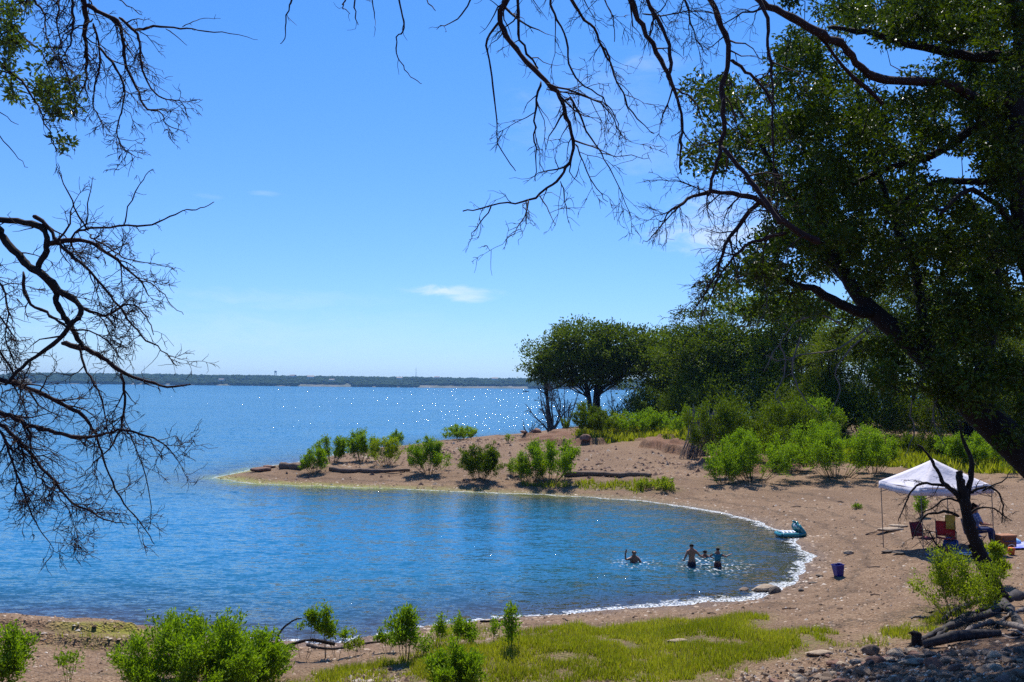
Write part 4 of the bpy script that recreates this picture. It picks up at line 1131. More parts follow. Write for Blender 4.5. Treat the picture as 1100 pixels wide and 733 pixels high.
# near shrubs at the bottom of the picture
shr(214, 742, 160, 72, 'big bushy bright green shrub at the bottom left of the beach', 140, 7.0, 9000, nst=34, low=.05, rl=.006)
shr(262, 740, 80, 50, 'lower bushy shrub merging with the right side of the big bottom left shrub', 141, 7.0, 3200, nst=18, low=.03, rl=.006)
shr(-6, 742, 66, 66, 'leafy shrub cut by the left edge of the photo', 142, 7.0, 2600, nst=16, low=.03, rl=.006)
shr(74, 734, 26, 44, 'thin sapling with few leaves between the left edge shrub and the big one', 143, 6.0, 130, nst=4, rl=.006)
shr(325, 709, 26, 50, 'slender sapling with a leafy head beside the arched dead branch', 144, 6.2, 260, nst=3, low=.62, rl=.006)
shr(350, 708, 20, 50, 'slender sapling with a tall narrow leafy head, second from the arched dead branch', 145, 6.2, 240, nst=3, low=.5, rl=.006)
shr(362, 706, 18, 42, 'shorter sapling right behind the narrow headed one', 146, 6.0, 200, nst=3, low=.5, rl=.006)
shr(378, 706, 26, 26, 'small scrubby shoot low on the stony shore right of the slender saplings', 147, 5.5, 130, nst=5, rl=.005, mat=M['leaf_shrub2'])
shr(436, 712, 30, 62, 'tallest sapling at the near shore with a bright leafy head over the water', 148, 6.6, 700, nst=6, low=.3, rl=.007)
shr(416, 702, 18, 30, 'short bright sapling left of the tallest sapling', 149, 6, 200, nst=4, low=.3, rl=.006)
shr(452, 706, 18, 26, 'small shoot at the right foot of the tallest sapling', 150, 5.5, 130, nst=4, rl=.006)
shr(472, 694, 18, 30, 'small shrub on the shore between the tallest sapling and the round headed one', 151, 5.6, 170, nst=5, low=.2, rl=.006)
shr(491, 693, 32, 30, 'round headed little shrub at the edge of the grass by the water', 152, 5.8, 420, nst=8, low=.25, rl=.006)
shr(530, 690, 14, 24, 'small upright shoot left of the slim columnar sapling', 153, 5.2, 90, nst=3, rl=.005)
shr(550, 698, 14, 42, 'slim columnar sapling standing alone in the grass by the water', 154, 6, 300, nst=4, low=.12, rl=.006)
shr(508, 694, 10, 14, 'tiny shoot right of the round headed little shrub', 155, 5, 50, nst=3, rl=.005)
shr(484, 748, 62, 52, 'bushy green shrub in the grass at the bottom edge below the tallest sapling', 156, 6.8, 1900, nst=14, low=.05, rl=.006)
shr(1030, 664, 96, 66, 'light green leafy shrub behind the small black dead tree on the beach', 157, 5.0, 2600, M['leaf_shrub2'], nst=18, low=.12, rl=.006)
shr(1072, 630, 34, 44, 'upper right part of the leafy growth behind the small black dead tree', 158, 6.0, 800, nst=7, low=.3, rl=.006, mat=M['leaf_shrub2'])

# grey root skirts hanging from the bank
rngk = np.random.RandomState(70)
for (px, py, w_, h_, n_, lb) in ((742, 492, 1.6, 3.4, 60, 'pale tangle of hanging roots at the right end of the red bank'), (757, 490, 1.6, 3.0, 50, 'dark tangle of dead stems beside the pale hanging roots on the red bank')):
    g0 = ground(px, py); e = empty('root_tangle', g0, lb, 'roots'); G = Geo()
    for i in range(n_):
        x0 = rngk.uniform(-.1, 1) * w_; P = np.array([[x0, rngk.uniform(-.3, .5), h_ * rngk.uniform(.6, 1)], [x0 * .75, rngk.uniform(-.4, .2), h_ * .45], [x0 * .5 - .5 * w_ * rngk.uniform(0, 1), rngk.uniform(-.6, 0), -.05]])
        G.tube(smooth_line(P, 1), [.035, .03, .03, .025, .02, .015][:len(smooth_line(P, 1))] if len(smooth_line(P, 1)) <= 6 else .025, 3, False)
    G.build('roots', M['bark_grey'] if 'pale' in lb else M['bark'], e)

# arched dead branch by the saplings
def wood(name, pts, r0, r1, label, cat, mat, dens=0, lift=0, k=8, L0=.3, z=None):
    P = np.array([ground(a, b) for a, b in pts]); o = P[0].copy(); P = P - o; P[:, 2] += r0 * .6 + lift
    if z is not None: P[:, 2] += np.array(z)
    P = smooth_line(P, 2); rg = np.random.RandomState(int(pts[0][0])); R = np.linspace(r0, r1, len(P)) * (1 + .12 * rg.normal(0, 1, len(P)).clip(-1.5, 1.5))
    e = empty(name, o, label, cat); G = Geo(); G.tube(P, R, k); G.build('wood', mat, e, True)
    if dens:
        G = Geo(); spawn(G, P, R, rg, dens, L0, (30, 70), .1, .2, 1, .1, r1 * .3, 4); G.V and G.build('side_branches', mat, e)
    return e
g0 = ground(300, 697)
e = empty('dead_branch', g0, 'dark arched dead branch curling up from the stony near shore', 'branch')
m = g0[1] / 1000; G = Geo()
P = np.array([[57, -1, 0], [44, 2, 0], [30, 5, 0], [12, 0, 0], [2, -3, 0], [-4, 3, 0], [-2, 10, 0], [3, 18, 0], [10, 24, 0], [18, 29, 0], [24, 30, 0]], float)
P = np.stack([P[:, 0] * m, np.linspace(.2, -.1, len(P)), P[:, 1] * m + .05], 1); P = smooth_line(P, 1)
G.tube(P, np.linspace(.035, .012, len(P)), 8); G.build('wood', M['bark'], e, True)
wood('dead_branch', [(330, 694), (345, 698), (362, 699), (385, 693), (415, 690)], .03, .015, 'dark thin branch lying along the near shore behind the slender saplings', 'branch', M['bark'], 1)
wood('driftwood', [(302, 504), (325, 505)], .22, .2, 'thick grey log end left of the leftmost shrub on the point', 'log', M['drift'])
wood('driftwood', [(355, 506), (372, 509), (396, 507)], .15, .11, 'weathered driftwood trunk under the shrubs on the point, left piece', 'log', M['drift'], .6)
wood('driftwood', [(388, 508), (405, 509), (440, 507)], .14, .07, 'weathered driftwood trunk on the point, right piece nearer the round shrub', 'log', M['drift'], .6)
wood('driftwood', [(606, 512), (640, 511), (668, 513)], .16, .10, 'grey driftwood log in the grass strip right of the big bright shrub, left piece', 'log', M['drift'], .4)
wood('driftwood', [(664, 514), (682, 512), (699, 513)], .17, .11, 'shorter grey driftwood log at the right end of the grass strip', 'log', M['drift'], .3)
wood('driftwood', [(516, 669), (534, 668), (550, 670)], .03, .02, 'dark stick on the near shore by the slim columnar sapling', 'stick', M['bark'], 1, k=6)

# ------------------------------------------------------------------ stones
M['rock'] = mat_plain('rock', (.24, .165, .11), (.11, .075, .05), .85, 5, bump=.02)
M['rock_pale'] = mat_plain('pale_rock', (.46, .35, .24), (.28, .20, .13), .85, 5, bump=.02)
M['rock_dark'] = mat_plain('dark_rock', (.12, .09, .07), (.05, .04, .033), .8, 5, bump=.02)
M['rock_red'] = mat_plain('red_rock', (.24, .12, .08), (.13, .07, .05), .85, 5, bump=.02)
def rock_mesh(seed, flat=.6):
    import bmesh
    rg = np.random.RandomState(seed); bm = bmesh.new(); bmesh.ops.create_icosphere(bm, subdivisions=2, radius=.5)
    V = np.array([v.co[:] for v in bm.verts]); F = np.array([[v.index for v in f.verts] for f in bm.faces]); bm.free()
    for _ in range(9):      # chip flat facets
        n = rg.normal(0, 1, 3); n /= np.linalg.norm(n); h = rg.uniform(.26, .42); d = V @ n
        V = V - np.outer(np.maximum(d - h, 0), n)
    V += rg.normal(0, .010, V.shape); V *= [1.15, .9, flat]
    return V, F
RM = [rock_mesh(i, f) for i, f in enumerate((.6, .5, .7, .42, .55, .65))]
RO = {}
def rock(loc, size, rz, label=None, group=None, kind=0, mat='rock', sc=(1, 1, 1), name='rock', tilt=0):
    key = (kind, mat)
    if key not in RO:
        V, F = RM[kind]; o = mk(name, V, None, F, M[mat], False); RO[key] = o.data
    else:
        o = bpy.data.objects.new(name, RO[key]); COL.objects.link(o)
    o.location = loc; o.rotation_euler = (tilt, tilt * .6, rz); o.scale = [size * q for q in sc]
    return tag(o, label, 'rock', group)
rr = np.random.RandomState(90)
def rk(px, py, s, label, kind=0, mat='rock', sc=(1, 1, 1), rz=0, sink=.12):
    g = ground(px, py); g = g + np.array([0, 0, s * sc[2] * (.3 - sink)])
    return rock(g, s, rz, label, None, kind, mat, sc)
w0 = atz(820, 637, -.05)
o = rock((w0[0], w0[1], .07), .62, .2, 'flat topped pale boulder with a dark underside sitting in the shallow water of the cove', None, 3, 'rock_pale', (1.2, .8, .85)); o.data = o.data.copy(); o.data.materials[0] = M['rock_pale']
rock((w0[0] + .25, w0[1] - .25, .03), .42, .9, 'dark wet rock tucked against the pale boulder in the shallows', None, 2, 'rock_dark')
rock((w0[0] - .5, w0[1] + .1, .0), .35, .4, 'small half sunk rock left of the pale boulder in the shallows', None, 3, 'rock')
rk(279, 507, 1.1, 'flat dark slab at the tip of the point', 3, 'rock_red', (1.3, .8, .7))
rk(290, 503, .7, 'smaller dark slab behind the flat one at the tip of the point', 1, 'rock_red', (1.2, .8, .7))
rk(629, 479, .8, 'red brown boulder on open soil left of the red bank', 2, 'rock_red')
rk(577, 465, 1.0, 'dark red boulder at the water end of the wooded point', 0, 'rock_red')
rk(563, 466, .7, 'smaller dark boulder at the very end of the wooded point', 1, 'rock_red')
rk(612, 482, .5, 'small red stone left of the red brown boulder', 1, 'rock_red')
rk(955, 571, .8, 'flat pale stone slab on the gravel left of the canopy', 3, 'rock_pale', (1.4, .6, .5))
rk(966, 567, .6, 'second pale slab just behind the flat one left of the canopy', 1, 'rock_pale', (1.3, .6, .5))
rk(912, 596, .26, 'round pale stone with dark base alone on the gravel behind the blue bucket', 2, 'rock_pale', (1.2, 1, .9))
rk(953, 594, .35, 'dark stone left of the canopy shadow', 3, 'rock_dark', (1.3, .8, .6))
rk(966, 595, .32, 'dark flat stone at the left edge of the canopy shadow', 1, 'rock_dark', (1.4, .8, .5))
rk(880, 620, .2, 'small dark stone left of the blue bucket', 1, 'rock_dark')
rk(872, 627, .22, 'dark flat pebble near the surf left of the blue bucket', 3, 'rock_dark', (1.4, .8, .5))
rk(861, 635, .17, 'small dark stone lying by the surf behind the pale boulder', 0, 'rock_dark')
rk(879, 704, .36, 'flat tan stone at the top of the rock pile next to the grass', 3, 'rock_pale', (1.5, .8, .6))
rk(963, 706, .34, 'pale block shaped stone left of the black stump', 0, 'rock_pale')
rk(982, 715, .36, 'long pale stone below the black stump', 3, 'rock_pale', (1.5, .7, .7))
rk(936, 703, .30, 'blue grey rounded stone in the rock pile left of the pale block', 2, 'rock')
rk(727, 690, .34, 'white flat stone lying alone in the near grass', 3, 'rock_pale', (1.3, .7, .5))
# stony rim of the shore and the rock pile on the bank
pile = [(800, 738), (812, 726), (850, 716), (880, 707), (930, 700), (985, 700), (1040, 700), (1100, 700), (1100, 738)]
cnt = 0; PP = gpoly(pile)
bx0, bx1 = min(p[0] for p in PP), max(p[0] for p in PP); by0, by1 = min(p[1] for p in PP), max(p[1] for p in PP)
while cnt < 230:
    x, y = rr.uniform(bx0, bx1), rr.uniform(by0, by1)
    if sdist(PP, np.array([x]), np.array([y]))[0] < 0: continue
    s = .08 + .22 * rr.uniform(0, 1) ** 2.4
    rock((x, y, gz(x, y) + s * .14), s, rr.uniform(0, 6.3), 'grey brown stone among many in the shaded rock pile on the bank', 'stones of the rock pile', rr.randint(6), rr.choice(['rock', 'rock', 'rock_pale', 'rock_dark', 'rock_red']), (1, rr.uniform(.7, 1), rr.uniform(.6, 1)), tilt=rr.uniform(-.3, .3))
    cnt += 1
# broken ledge stones along the near shore (white and tan flakes)
def scatter(name, label, cat, N, fx, sz, mats, seed, flat=.45):
    rg = np.random.RandomState(seed); G = Geo(); k = 0; V0 = np.array([[1, 0, 0], [.5, .87, 0], [-.5, .87, 0], [-1, 0, 0], [-.5, -.87, 0], [.5, -.87, 0], [0, 0, 1], [.3, .2, .9]]) * .5
    T = np.array([[0, 1, 6], [1, 2, 6], [2, 3, 6], [3, 4, 6], [4, 5, 6], [5, 0, 6]])
    X_, Y_ = fx(rg, N); Z_ = Hfun(X_, Y_)
    for x, y, z in zip(X_, Y_, Z_):
        s = sz(rg, y); a = rg.uniform(0, 6.3); V = V0 * rg.uniform(.7, 1.3, (8, 1)) * [s, s * rg.uniform(.6, 1), s * flat * rg.uniform(.7, 1.6)]
        c_, s_ = math.cos(a), math.sin(a); V = V @ np.array([[c_, s_, 0], [-s_, c_, 0], [0, 0, 1]])
        G.add(V + [x, y, z - .008], None, T, rg.uniform(0, 1))
    o = G.build(name, mats); return tag(o, label, cat, kind='stuff')
pm = NT('pebble')
pc = pm.ramp(pm.attr('var'), [(0, (.05, .033, .022)), (.3, (.18, .11, .065)), (.6, (.31, .205, .13)), (.85, (.47, .35, .25)), (1, (.66, .57, .47))])
pb = pm.n('ShaderNodeBsdfPrincipled', {'Base Color': pc, 'Roughness': .85, 'Specular IOR Level': .25})
M['pebble'] = pm.fin(pb.outputs[0])
def near_pts(rg, N):
    X_, Y_ = [], []
    while len(X_) < N:
        n = 4 * N; y = 1 / rg.uniform(1 / 60., 1 / 11.5, n); x = (rg.uniform(-580, 580, n) / 1000) * y
        d = sdist(SHORE, x, y); g = sdist(GR[0], x, y)
        ok = (d > -.1) & ((g < .1) | (rg.uniform(0, 1, n) < .12))
        X_ += list(x[ok]); Y_ += list(y[ok])
    return np.array(X_[:N]), np.array(Y_[:N])
scatter('gravel', 'loose brown gravel and pebbles strewn over the beach', 'gravel', 42000, near_pts, lambda rg, y: (.018 + .07 * rg.uniform(0, 1) ** 4) * (.8 + y * .03), M['pebble'], 91)
def rim_pts(rg, N):
    seg = np.array([atz(a, b)[:2] for a, b in near]); X_, Y_ = [], []
    L = np.linalg.norm(np.diff(seg, axis=0), axis=1); cum = np.concatenate([[0], np.cumsum(L)])
    s = rg.uniform(cum[4], cum[-1], N); i = np.clip(np.searchsorted(cum, s) - 1, 0, len(L) - 1); t_ = (s - cum[i]) / L[i]
    p = seg[i] * (1 - t_[:, None]) + seg[i + 1] * t_[:, None]; dr = (seg[i + 1] - seg[i]) / L[i][:, None]; nn_ = np.stack([-dr[:, 1], dr[:, 0]], 1)
    o_ = rg.normal(-.35, .5, N); q = p + nn_ * o_[:, None]
    return q[:, 0], q[:, 1]
scatter('shore_stones', 'flat pale stones and flakes washed up along the edge of the cove', 'stones', 5200, rim_pts, lambda rg, y: (.04 + .16 * rg.uniform(0, 1) ** 3), M['pebble'], 92, .3)
def pile_pts(rg, N):
    x = rg.uniform(bx0 - .5, bx1, 6 * N); y = rg.uniform(by0 - 1, by1 + .3, 6 * N); k = sdist(PP, x, y) > -.25; return x[k][:N], y[k][:N]
scatter('rubble', 'small rubble and chips between the stones of the rock pile', 'rubble', 5000, pile_pts, lambda rg, y: .025 + .08 * rg.uniform(0, 1) ** 2, M['pebble'], 93, .7)
# pale stony strip low in the picture, between grass and bottom edge
st2 = gpoly([(360, 735), (380, 722), (430, 718), (450, 726), (440, 740)]); 
def s2(rg, N):
    P_ = np.array(st2); x = rg.uniform(P_[:, 0].min(), P_[:, 0].max(), 5 * N); y = rg.uniform(P_[:, 1].min(), P_[:, 1].max(), 5 * N); k = sdist(st2, x, y) > 0; return x[k][:N], y[k][:N]
scatter('stone_patch', 'patch of pale broken stones in the near grass beside the bottom shrub', 'stones', 400, s2, lambda rg, y: .04 + .12 * rg.uniform(0, 1) ** 2, M['pebble'], 94, .5)

# ------------------------------------------------------------------ grass
gmat = mat_leaf('grass_blade', (.12, .15, .012), (.22, .245, .02), (.38, .36, .07), .45, .6, .15)
def grass_obj(name, label, polys, dens, hh, seed, wid=.012, ymax=400, clump=.5):
    rg = np.random.RandomState(seed); V = []; T = []; A = []; n = 0
    for P_ in polys:
        P_ = np.array(P_); x0, x1, y0, y1 = P_[:, 0].min() - 1.6, P_[:, 0].max() + 1.6, max(11, P_[:, 1].min() - 1.6), P_[:, 1].max() + 1.6
        N = int((x1 - x0) * (y1 - y0) * dens); x = rg.uniform(x0, x1, N); y = rg.uniform(y0, y1, N)
        s = sdist(P_, x, y) + fbm(x * 1.3, y * 1.3, 77, 3) * .7; dn_ = fbm(x * 2.2, y * 2.2, 78, 3)
        k = (s > .05) & (dn_ > -.22 + rg.uniform(-.2, .25, N)) & (rg.uniform(0, 1, N) < sstep(-.1, .7, s) + .1)
        x, y, dn_ = x[k], y[k], dn_[k]; z = Hfun(x, y); m = len(x)
        h = hh * rg.uniform(.45, 1.3, m) * (1 + 1.0 * dn_); a = rg.uniform(0, 6.3, m); ln_ = rg.uniform(0, .6, m) * h; b_ = rg.uniform(0, 6.3, m)
        wv = wid * rg.uniform(.6, 1.4, m)
        p0 = np.stack([x - np.cos(a) * wv, y - np.sin(a) * wv, z - .01], 1); p1 = np.stack([x + np.cos(a) * wv, y + np.sin(a) * wv, z - .01], 1)
        p2 = np.stack([x + np.cos(b_) * ln_, y + np.sin(b_) * ln_, z + h], 1)
        V.append(np.stack([p0, p1, p2], 1).reshape(-1, 3)); T.append(np.arange(m * 3).reshape(-1, 3) + n); n += 3 * m
        A.append(np.repeat(np.clip(rg.uniform(0, .7, m) + .6 * vnoise(x * .8, y * .8, 9) + .2, 0, 1), 3))
    o = mk(name, np.vstack(V), None, np.vstack(T), gmat, False, {'var': np.concatenate(A)})
    return tag(o, label, 'grass', kind='stuff')
grass_obj('grass', 'short bright green grass on the near bank between shore and rock pile', [GR[0], GR[1], gpoly([(835, 686), (870, 684), (899, 687), (890, 698), (850, 704), (805, 712)])], 2100, .085, 95, .009)
grass_obj('grass', 'sparse short grass on the near shore at lower left', [GR[4], GR[5], GR[6]], 500, .08, 96, .010)
grass_obj('grass', 'low green weeds in the strip along the cove edge of the point', [GR[2]], 130, .20, 97, .035)
g4 = GR[3]
grass_obj('grass', 'green weeds and undergrowth at the foot of the wood', [g4], 60, .38, 98, .07)

straw = mat_leaf('dry_stalk', (.16, .14, .04), (.28, .24, .08), (.42, .36, .16), .3, .7, .1)
gmat = straw
grass_obj('dry_grass', 'thin dry straw coloured stalks standing among the near grass', [GR[0], GR[1]], 130, .17, 195, .006)

rgs = np.random.RandomState(55); spx = [(700, 552), (900, 540), (930, 575), (945, 610), (880, 650), (905, 655), (935, 640), (840, 655), (760, 660), (860, 545), (700, 510), (560, 498), (640, 500), (480, 490), (20, 715), (110, 722), (610, 668), (680, 664)]
for i, (a_, b_) in enumerate(spx):
    g_ = ground(a_, b_); m_ = max(1, g_[1] / 22); an = rgs.uniform(0, 6.3); L_ = rgs.uniform(.15, .4) * m_
    P = np.array([[0, 0, .01], [.35, .05 * rgs.normal(), .03], [.7, .08 * rgs.normal(), .02], [1, .1 * rgs.normal(), .015]]) * [L_, L_, m_]
    P = P @ np.array([[math.cos(an), math.sin(an), 0], [-math.sin(an), math.cos(an), 0], [0, 0, 1]]); P[:, 2] += Hfun(g_[0] + P[:, 0], g_[1] + P[:, 1]) - g_[2]
    G = Geo(); G.tube(smooth_line(P, 1), np.linspace(.018, .007, len(smooth_line(P, 1))) * m_, 5); o = G.build('stick', M['drift']); o.location = g_
    tag(o, 'thin dry stick washed up on the open gravel', 'stick', 'sticks scattered on the beach')

def point_pts(rg, N):
    X_, Y_ = [], []
    pp = gpoly([(300, 505), (340, 495), (480, 476), (560, 469), (600, 476), (700, 482), (760, 500), (760, 530), (600, 526), (427, 522), (300, 516)]); A_ = np.array(pp)
    while len(X_) < N:
        x = rg.uniform(A_[:, 0].min(), A_[:, 0].max(), N * 3); y = rg.uniform(A_[:, 1].min(), A_[:, 1].max(), N * 3)
        k = (sdist(pp, x, y) > 0) & (fbm(x * .4, y * .4, 15, 3) > rg.uniform(-.5, .4, N * 3)); X_ += list(x[k]); Y_ += list(y[k])
    return np.array(X_[:N]), np.array(Y_[:N])
rm = NT('clod'); rb_ = rm.n('ShaderNodeBsdfPrincipled', {'Base Color': rm.ramp(rm.attr('var'), [(0, (.06, .03, .02)), (.5, (.19, .095, .055)), (.85, (.30, .19, .12)), (1, (.50, .40, .30))]), 'Roughness': .9})
scatter('clods', 'reddish clods and broken stones littering the point and the cut bank', 'stones', 3800, point_pts, lambda rg, y: .05 + .34 * rg.uniform(0, 1) ** 4, rm.fin(rb_.outputs[0]), 97, .6)
# ------------------------------------------------------------------ people
SKIN = mat_plain('skin', (.40, .17, .09), (.32, .13, .07), .5, 6)
SKIN2 = mat_plain('skin_dark', (.28, .12, .065), (.22, .09, .05), .5, 6)
HAIR = mat_plain('hair', (.012, .008, .007), (.02, .014, .012), .85, 30, spec=.1)

def skin_mesh(verts, edges, radii, sub=1, root=0):
    me = bpy.data.meshes.new('tmp'); me.from_pydata([tuple(v) for v in verts], edges, [])
    o = bpy.data.objects.new('tmp', me); COL.objects.link(o)
    o.modifiers.new('s', 'SKIN'); 
    if not me.skin_vertices: 
        bpy.context.view_layer.objects.active = o
    for i, r in enumerate(radii):
        sv = me.skin_vertices[0].data[i]; sv.radius = r if isinstance(r, tuple) else (r, r); sv.use_root = (i == root)
    m = o.modifiers.new('d', 'SUBSURF'); m.levels = sub; m.render_levels = sub
    dg = bpy.context.evaluated_depsgraph_get(); dg.update()
    out = bpy.data.meshes.new_from_object(o.evaluated_get(dg)); bpy.data.objects.remove(o); bpy.data.meshes.remove(me)
    return out

def person(loc, rz, label, J, scale=1.0, skin=None, clothes=(), hair='short', holds=None):
    """J: joint name -> local position (metres, adult of 1.7 m, facing +x... -y)"""
    e = empty('person', loc, label, 'person', None, rz)
    names = list(J); V = [np.array(J[n], float) * scale for n in names]; idx = {n: i for i, n in enumerate(names)}
    rad = dict(pelvis=(.145, .11), belly=(.125, .10), chest=(.155, .11), upchest=(.13, .09), neck=(.055, .055), skull=(.085, .09), crown=(.078, .088), sh=(.062), el=(.042), wr=(.030), palm=(.038, .022), hip=(.095), kn=(.060), an=(.040), toe=(.034, .028))
    def R(n):
        k = n.split('_')[0]; r = rad[k]; r = r if isinstance(r, tuple) else (r, r); return tuple(q * scale for q in r)
    radii = [R(n) for n in names]; E = []
    ch = [('pelvis', 'belly'), ('belly', 'chest'), ('chest', 'upchest'), ('upchest', 'neck'), ('neck', 'skull'), ('skull', 'crown')]
    for s in 'LR': ch += [('upchest', 'sh_' + s), ('sh_' + s, 'el_' + s), ('el_' + s, 'wr_' + s), ('wr_' + s, 'palm_' + s), ('pelvis', 'hip_' + s), ('hip_' + s, 'kn_' + s), ('kn_' + s, 'an_' + s), ('an_' + s, 'toe_' + s)]
    E = [(idx[a], idx[b]) for a, b in ch if a in idx and b in idx]
    # five fingers on each hand
    for s in 'LR':
        w_, p_ = V[idx['wr_' + s]], V[idx['palm_' + s]]; d = nrm(p_ - w_); side = nrm(np.cross(d, [0.2, .3, 1])); bend = nrm(np.cross(side, d))
        for k, (o_, l_) in enumerate(((-.030, .060), (-.010, .075), (.010, .080), (.028, .068))):
            a = p_ + (side * o_ + d * .015) * scale; b = a + (d * l_ * .55 + side * o_ * .2) * scale; c = b + (d * l_ * .5 + bend * .02) * scale
            n = len(V); V += [a, b, c]; radii += [(.011 * scale,) * 2, (.0095 * scale,) * 2, (.008 * scale,) * 2]; E += [(idx['palm_' + s], n), (n, n + 1), (n + 1, n + 2)]
        a = w_ * .5 + p_ * .5 + side * .035 * scale * -1; b = a + (d * .03 - side * .028) * scale; c = b + d * .03 * scale
        n = len(V); V += [a, b, c]; radii += [(.013 * scale,) * 2, (.011 * scale,) * 2, (.009 * scale,) * 2]; E += [(idx['wr_' + s], n), (n, n + 1), (n + 1, n + 2)]
    # nose and ears on the head
    sk, cr = V[idx['skull']], V[idx['crown']]; fwd = np.array(J.get('_look', (0, -1, 0)), float) if '_look' in J else np.array([0, -1., 0])
    me = skin_mesh(V, E, radii, 1, idx['pelvis'])
    me.materials.append(skin or SKIN)
    for p in me.polygons: p.use_smooth = True
    body = bpy.data.objects.new('body', me); COL.objects.link(body); body.parent = e
    n = len(me.vertices); co = np.empty(n * 3); me.vertices.foreach_get('co', co); co = co.reshape(-1, 3)
    # give the skull a face: brow, nose, chin
    hc = (sk + cr) / 2; rgt = nrm(np.cross(fwd, [0, 0, 1]))
    f_ = (co - hc) @ fwd; u_ = (co - hc) @ np.array([0, 0, 1.]); r_ = (co - hc) @ rgt
    face = (np.linalg.norm(co - hc, axis=1) < .17 * scale) & (f_ > 0)
    push = .022 * scale * np.exp(-((u_ + .02 * scale) / (.03 * scale)) ** 2 - (r_ / (.02 * scale)) ** 2) + .012 * scale * np.exp(-((u_ + .08 * scale) / (.03 * scale)) ** 2 - (r_ / (.04 * scale)) ** 2)
    co = co + (face * push)[:, None] * fwd
    me.vertices.foreach_set('co', co.ravel()); me.update()
    no = np.empty(n * 3); me.vertices.foreach_get('normal', no) if hasattr(me.vertices[0], 'normal') else None; no = no.reshape(-1, 3)
    F = [list(p.vertices) for p in me.polygons]
    def shell(name, test, off, mat):
        keep = np.array([test(c) for c in co / scale])
        fs = [f for f in F if all(keep[i] for i in f)]
        if not fs: return
        used = sorted({i for f in fs for i in f}); mp = {i: k for k, i in enumerate(used)}
        V_ = co[used] + no[used] * off * scale; q = [[mp[i] for i in f] for f in fs if len(f) == 4]; t_ = [[mp[i] for i in f] for f in fs if len(f) == 3]
        m_ = bpy.data.meshes.new(name); m_.from_pydata([tuple(v) for v in V_], [], q + t_); m_.materials.append(mat)
        for p in m_.polygons: p.use_smooth = True
        o_ = bpy.data.objects.new(name, m_); COL.objects.link(o_); o_.parent = e; md = o_.modifiers.new('thick', 'SOLIDIFY'); md.thickness = .006
    for nm, tst, off, mt in clothes: shell(nm, tst, off, mt)
    hcs = hc / scale
    shell('hair', lambda c: np.linalg.norm(c - hcs) < .2 and (c[2] - hcs[2] > .05 or ((c - hcs) @ fwd < .02 and c[2] - hcs[2] > -.075)), .014, HAIR)
    if hair == 'long':
        G = Geo(); b = hc - fwd * .06 * scale
        G.tube([hc + np.array([0, 0, .07]) * scale - fwd * .05 * scale, b + np.array([0, 0, -.02]) * scale - fwd * .06 * scale, b + np.array([0, 0, -.18]) * scale - fwd * .09 * scale, b + np.array([0, 0, -.34]) * scale - fwd * .07 * scale], [.05, .055, .05, .015], 8)
        G.build('ponytail', HAIR, e, True)
    for s_ in (-1, 1):
        G = Geo(); c_ = hc + rgt * s_ * .088 * scale + np.array([0, 0, -.02]) * scale
        G.tube([c_ + np.array([0, 0, -.03]) * scale, c_, c_ + np.array([0, 0, .03]) * scale], [.008 * scale, .016 * scale, .010 * scale], 6); G.build('ear', skin or SKIN, e, True)
        G = Geo(); c_ = hc + rgt * s_ * .034 * scale + fwd * .088 * scale + np.array([0, 0, .01]) * scale
        G.tube([c_ - rgt * .012 * scale, c_, c_ + rgt * .012 * scale], [.003, .009 * scale, .003], 6); G.build('eye', HAIR, e, True)
    return e

def stand(arms, legs=None, lean=0.0):
    """standing figure, feet at z 0, facing -y"""
    J = dict(pelvis=(0, 0, .93), belly=(0, lean * .3, 1.07), chest=(0, lean * .7, 1.24), upchest=(0, lean, 1.38), neck=(0, lean, 1.48), skull=(0, lean - .015, 1.57), crown=(0, lean - .005, 1.65),
             hip_L=(.095, 0, .86), kn_L=(.105, -.02, .49), an_L=(.11, .02, .09), toe_L=(.12, -.14, .04), hip_R=(-.095, 0, .86), kn_R=(-.105, -.02, .49), an_R=(-.11, .02, .09), toe_R=(-.12, -.14, .04))
    J.update(arms); J.update(legs or {})
    return J
TEAL = mat_plain('teal_shirt_cloth', (.04, .22, .26), (.03, .16, .22), .8, 8)
TRUNKS = mat_plain('swim_trunks_cloth', (.02, .02, .035), (.04, .035, .05), .8, 8)
TRUNKS2 = mat_plain('swim_shorts_red', (.10, .03, .03), (.06, .02, .02), .8, 8)
def inw(px, py, dep):
    """where a wader stands: waterline at the pixel, feet on the bed if it is deep enough"""
    p = atz(px, py); return np.array([p[0], p[1], -dep])
# child splashing alone with one arm lifted (mostly submerged)
p = inw(681, 604, 0)
person((p[0], p[1], -.98), .3, 'person alone in the cove up to the shoulders with one arm raised, leftmost bather', stand(dict(
    sh_R=(-.17, 0, 1.36), el_R=(-.36, -.04, 1.33), wr_R=(-.38, -.03, 1.56), palm_R=(-.35, -.03, 1.64), sh_L=(.17, 0, 1.36), el_L=(.26, -.12, 1.18), wr_L=(.20, -.30, 1.12), palm_L=(.18, -.37, 1.10)),
    dict(kn_L=(.12, -.28, .62), an_L=(.12, -.12, .22), toe_L=(.12, -.26, .16), kn_R=(-.12, -.24, .60), an_R=(-.12, -.05, .22), toe_R=(-.12, -.2, .16))), .80, SKIN2, [('swim_trunks', lambda c: .60 < c[2] < .98 and abs(c[0]) < .21, .012, TRUNKS)])
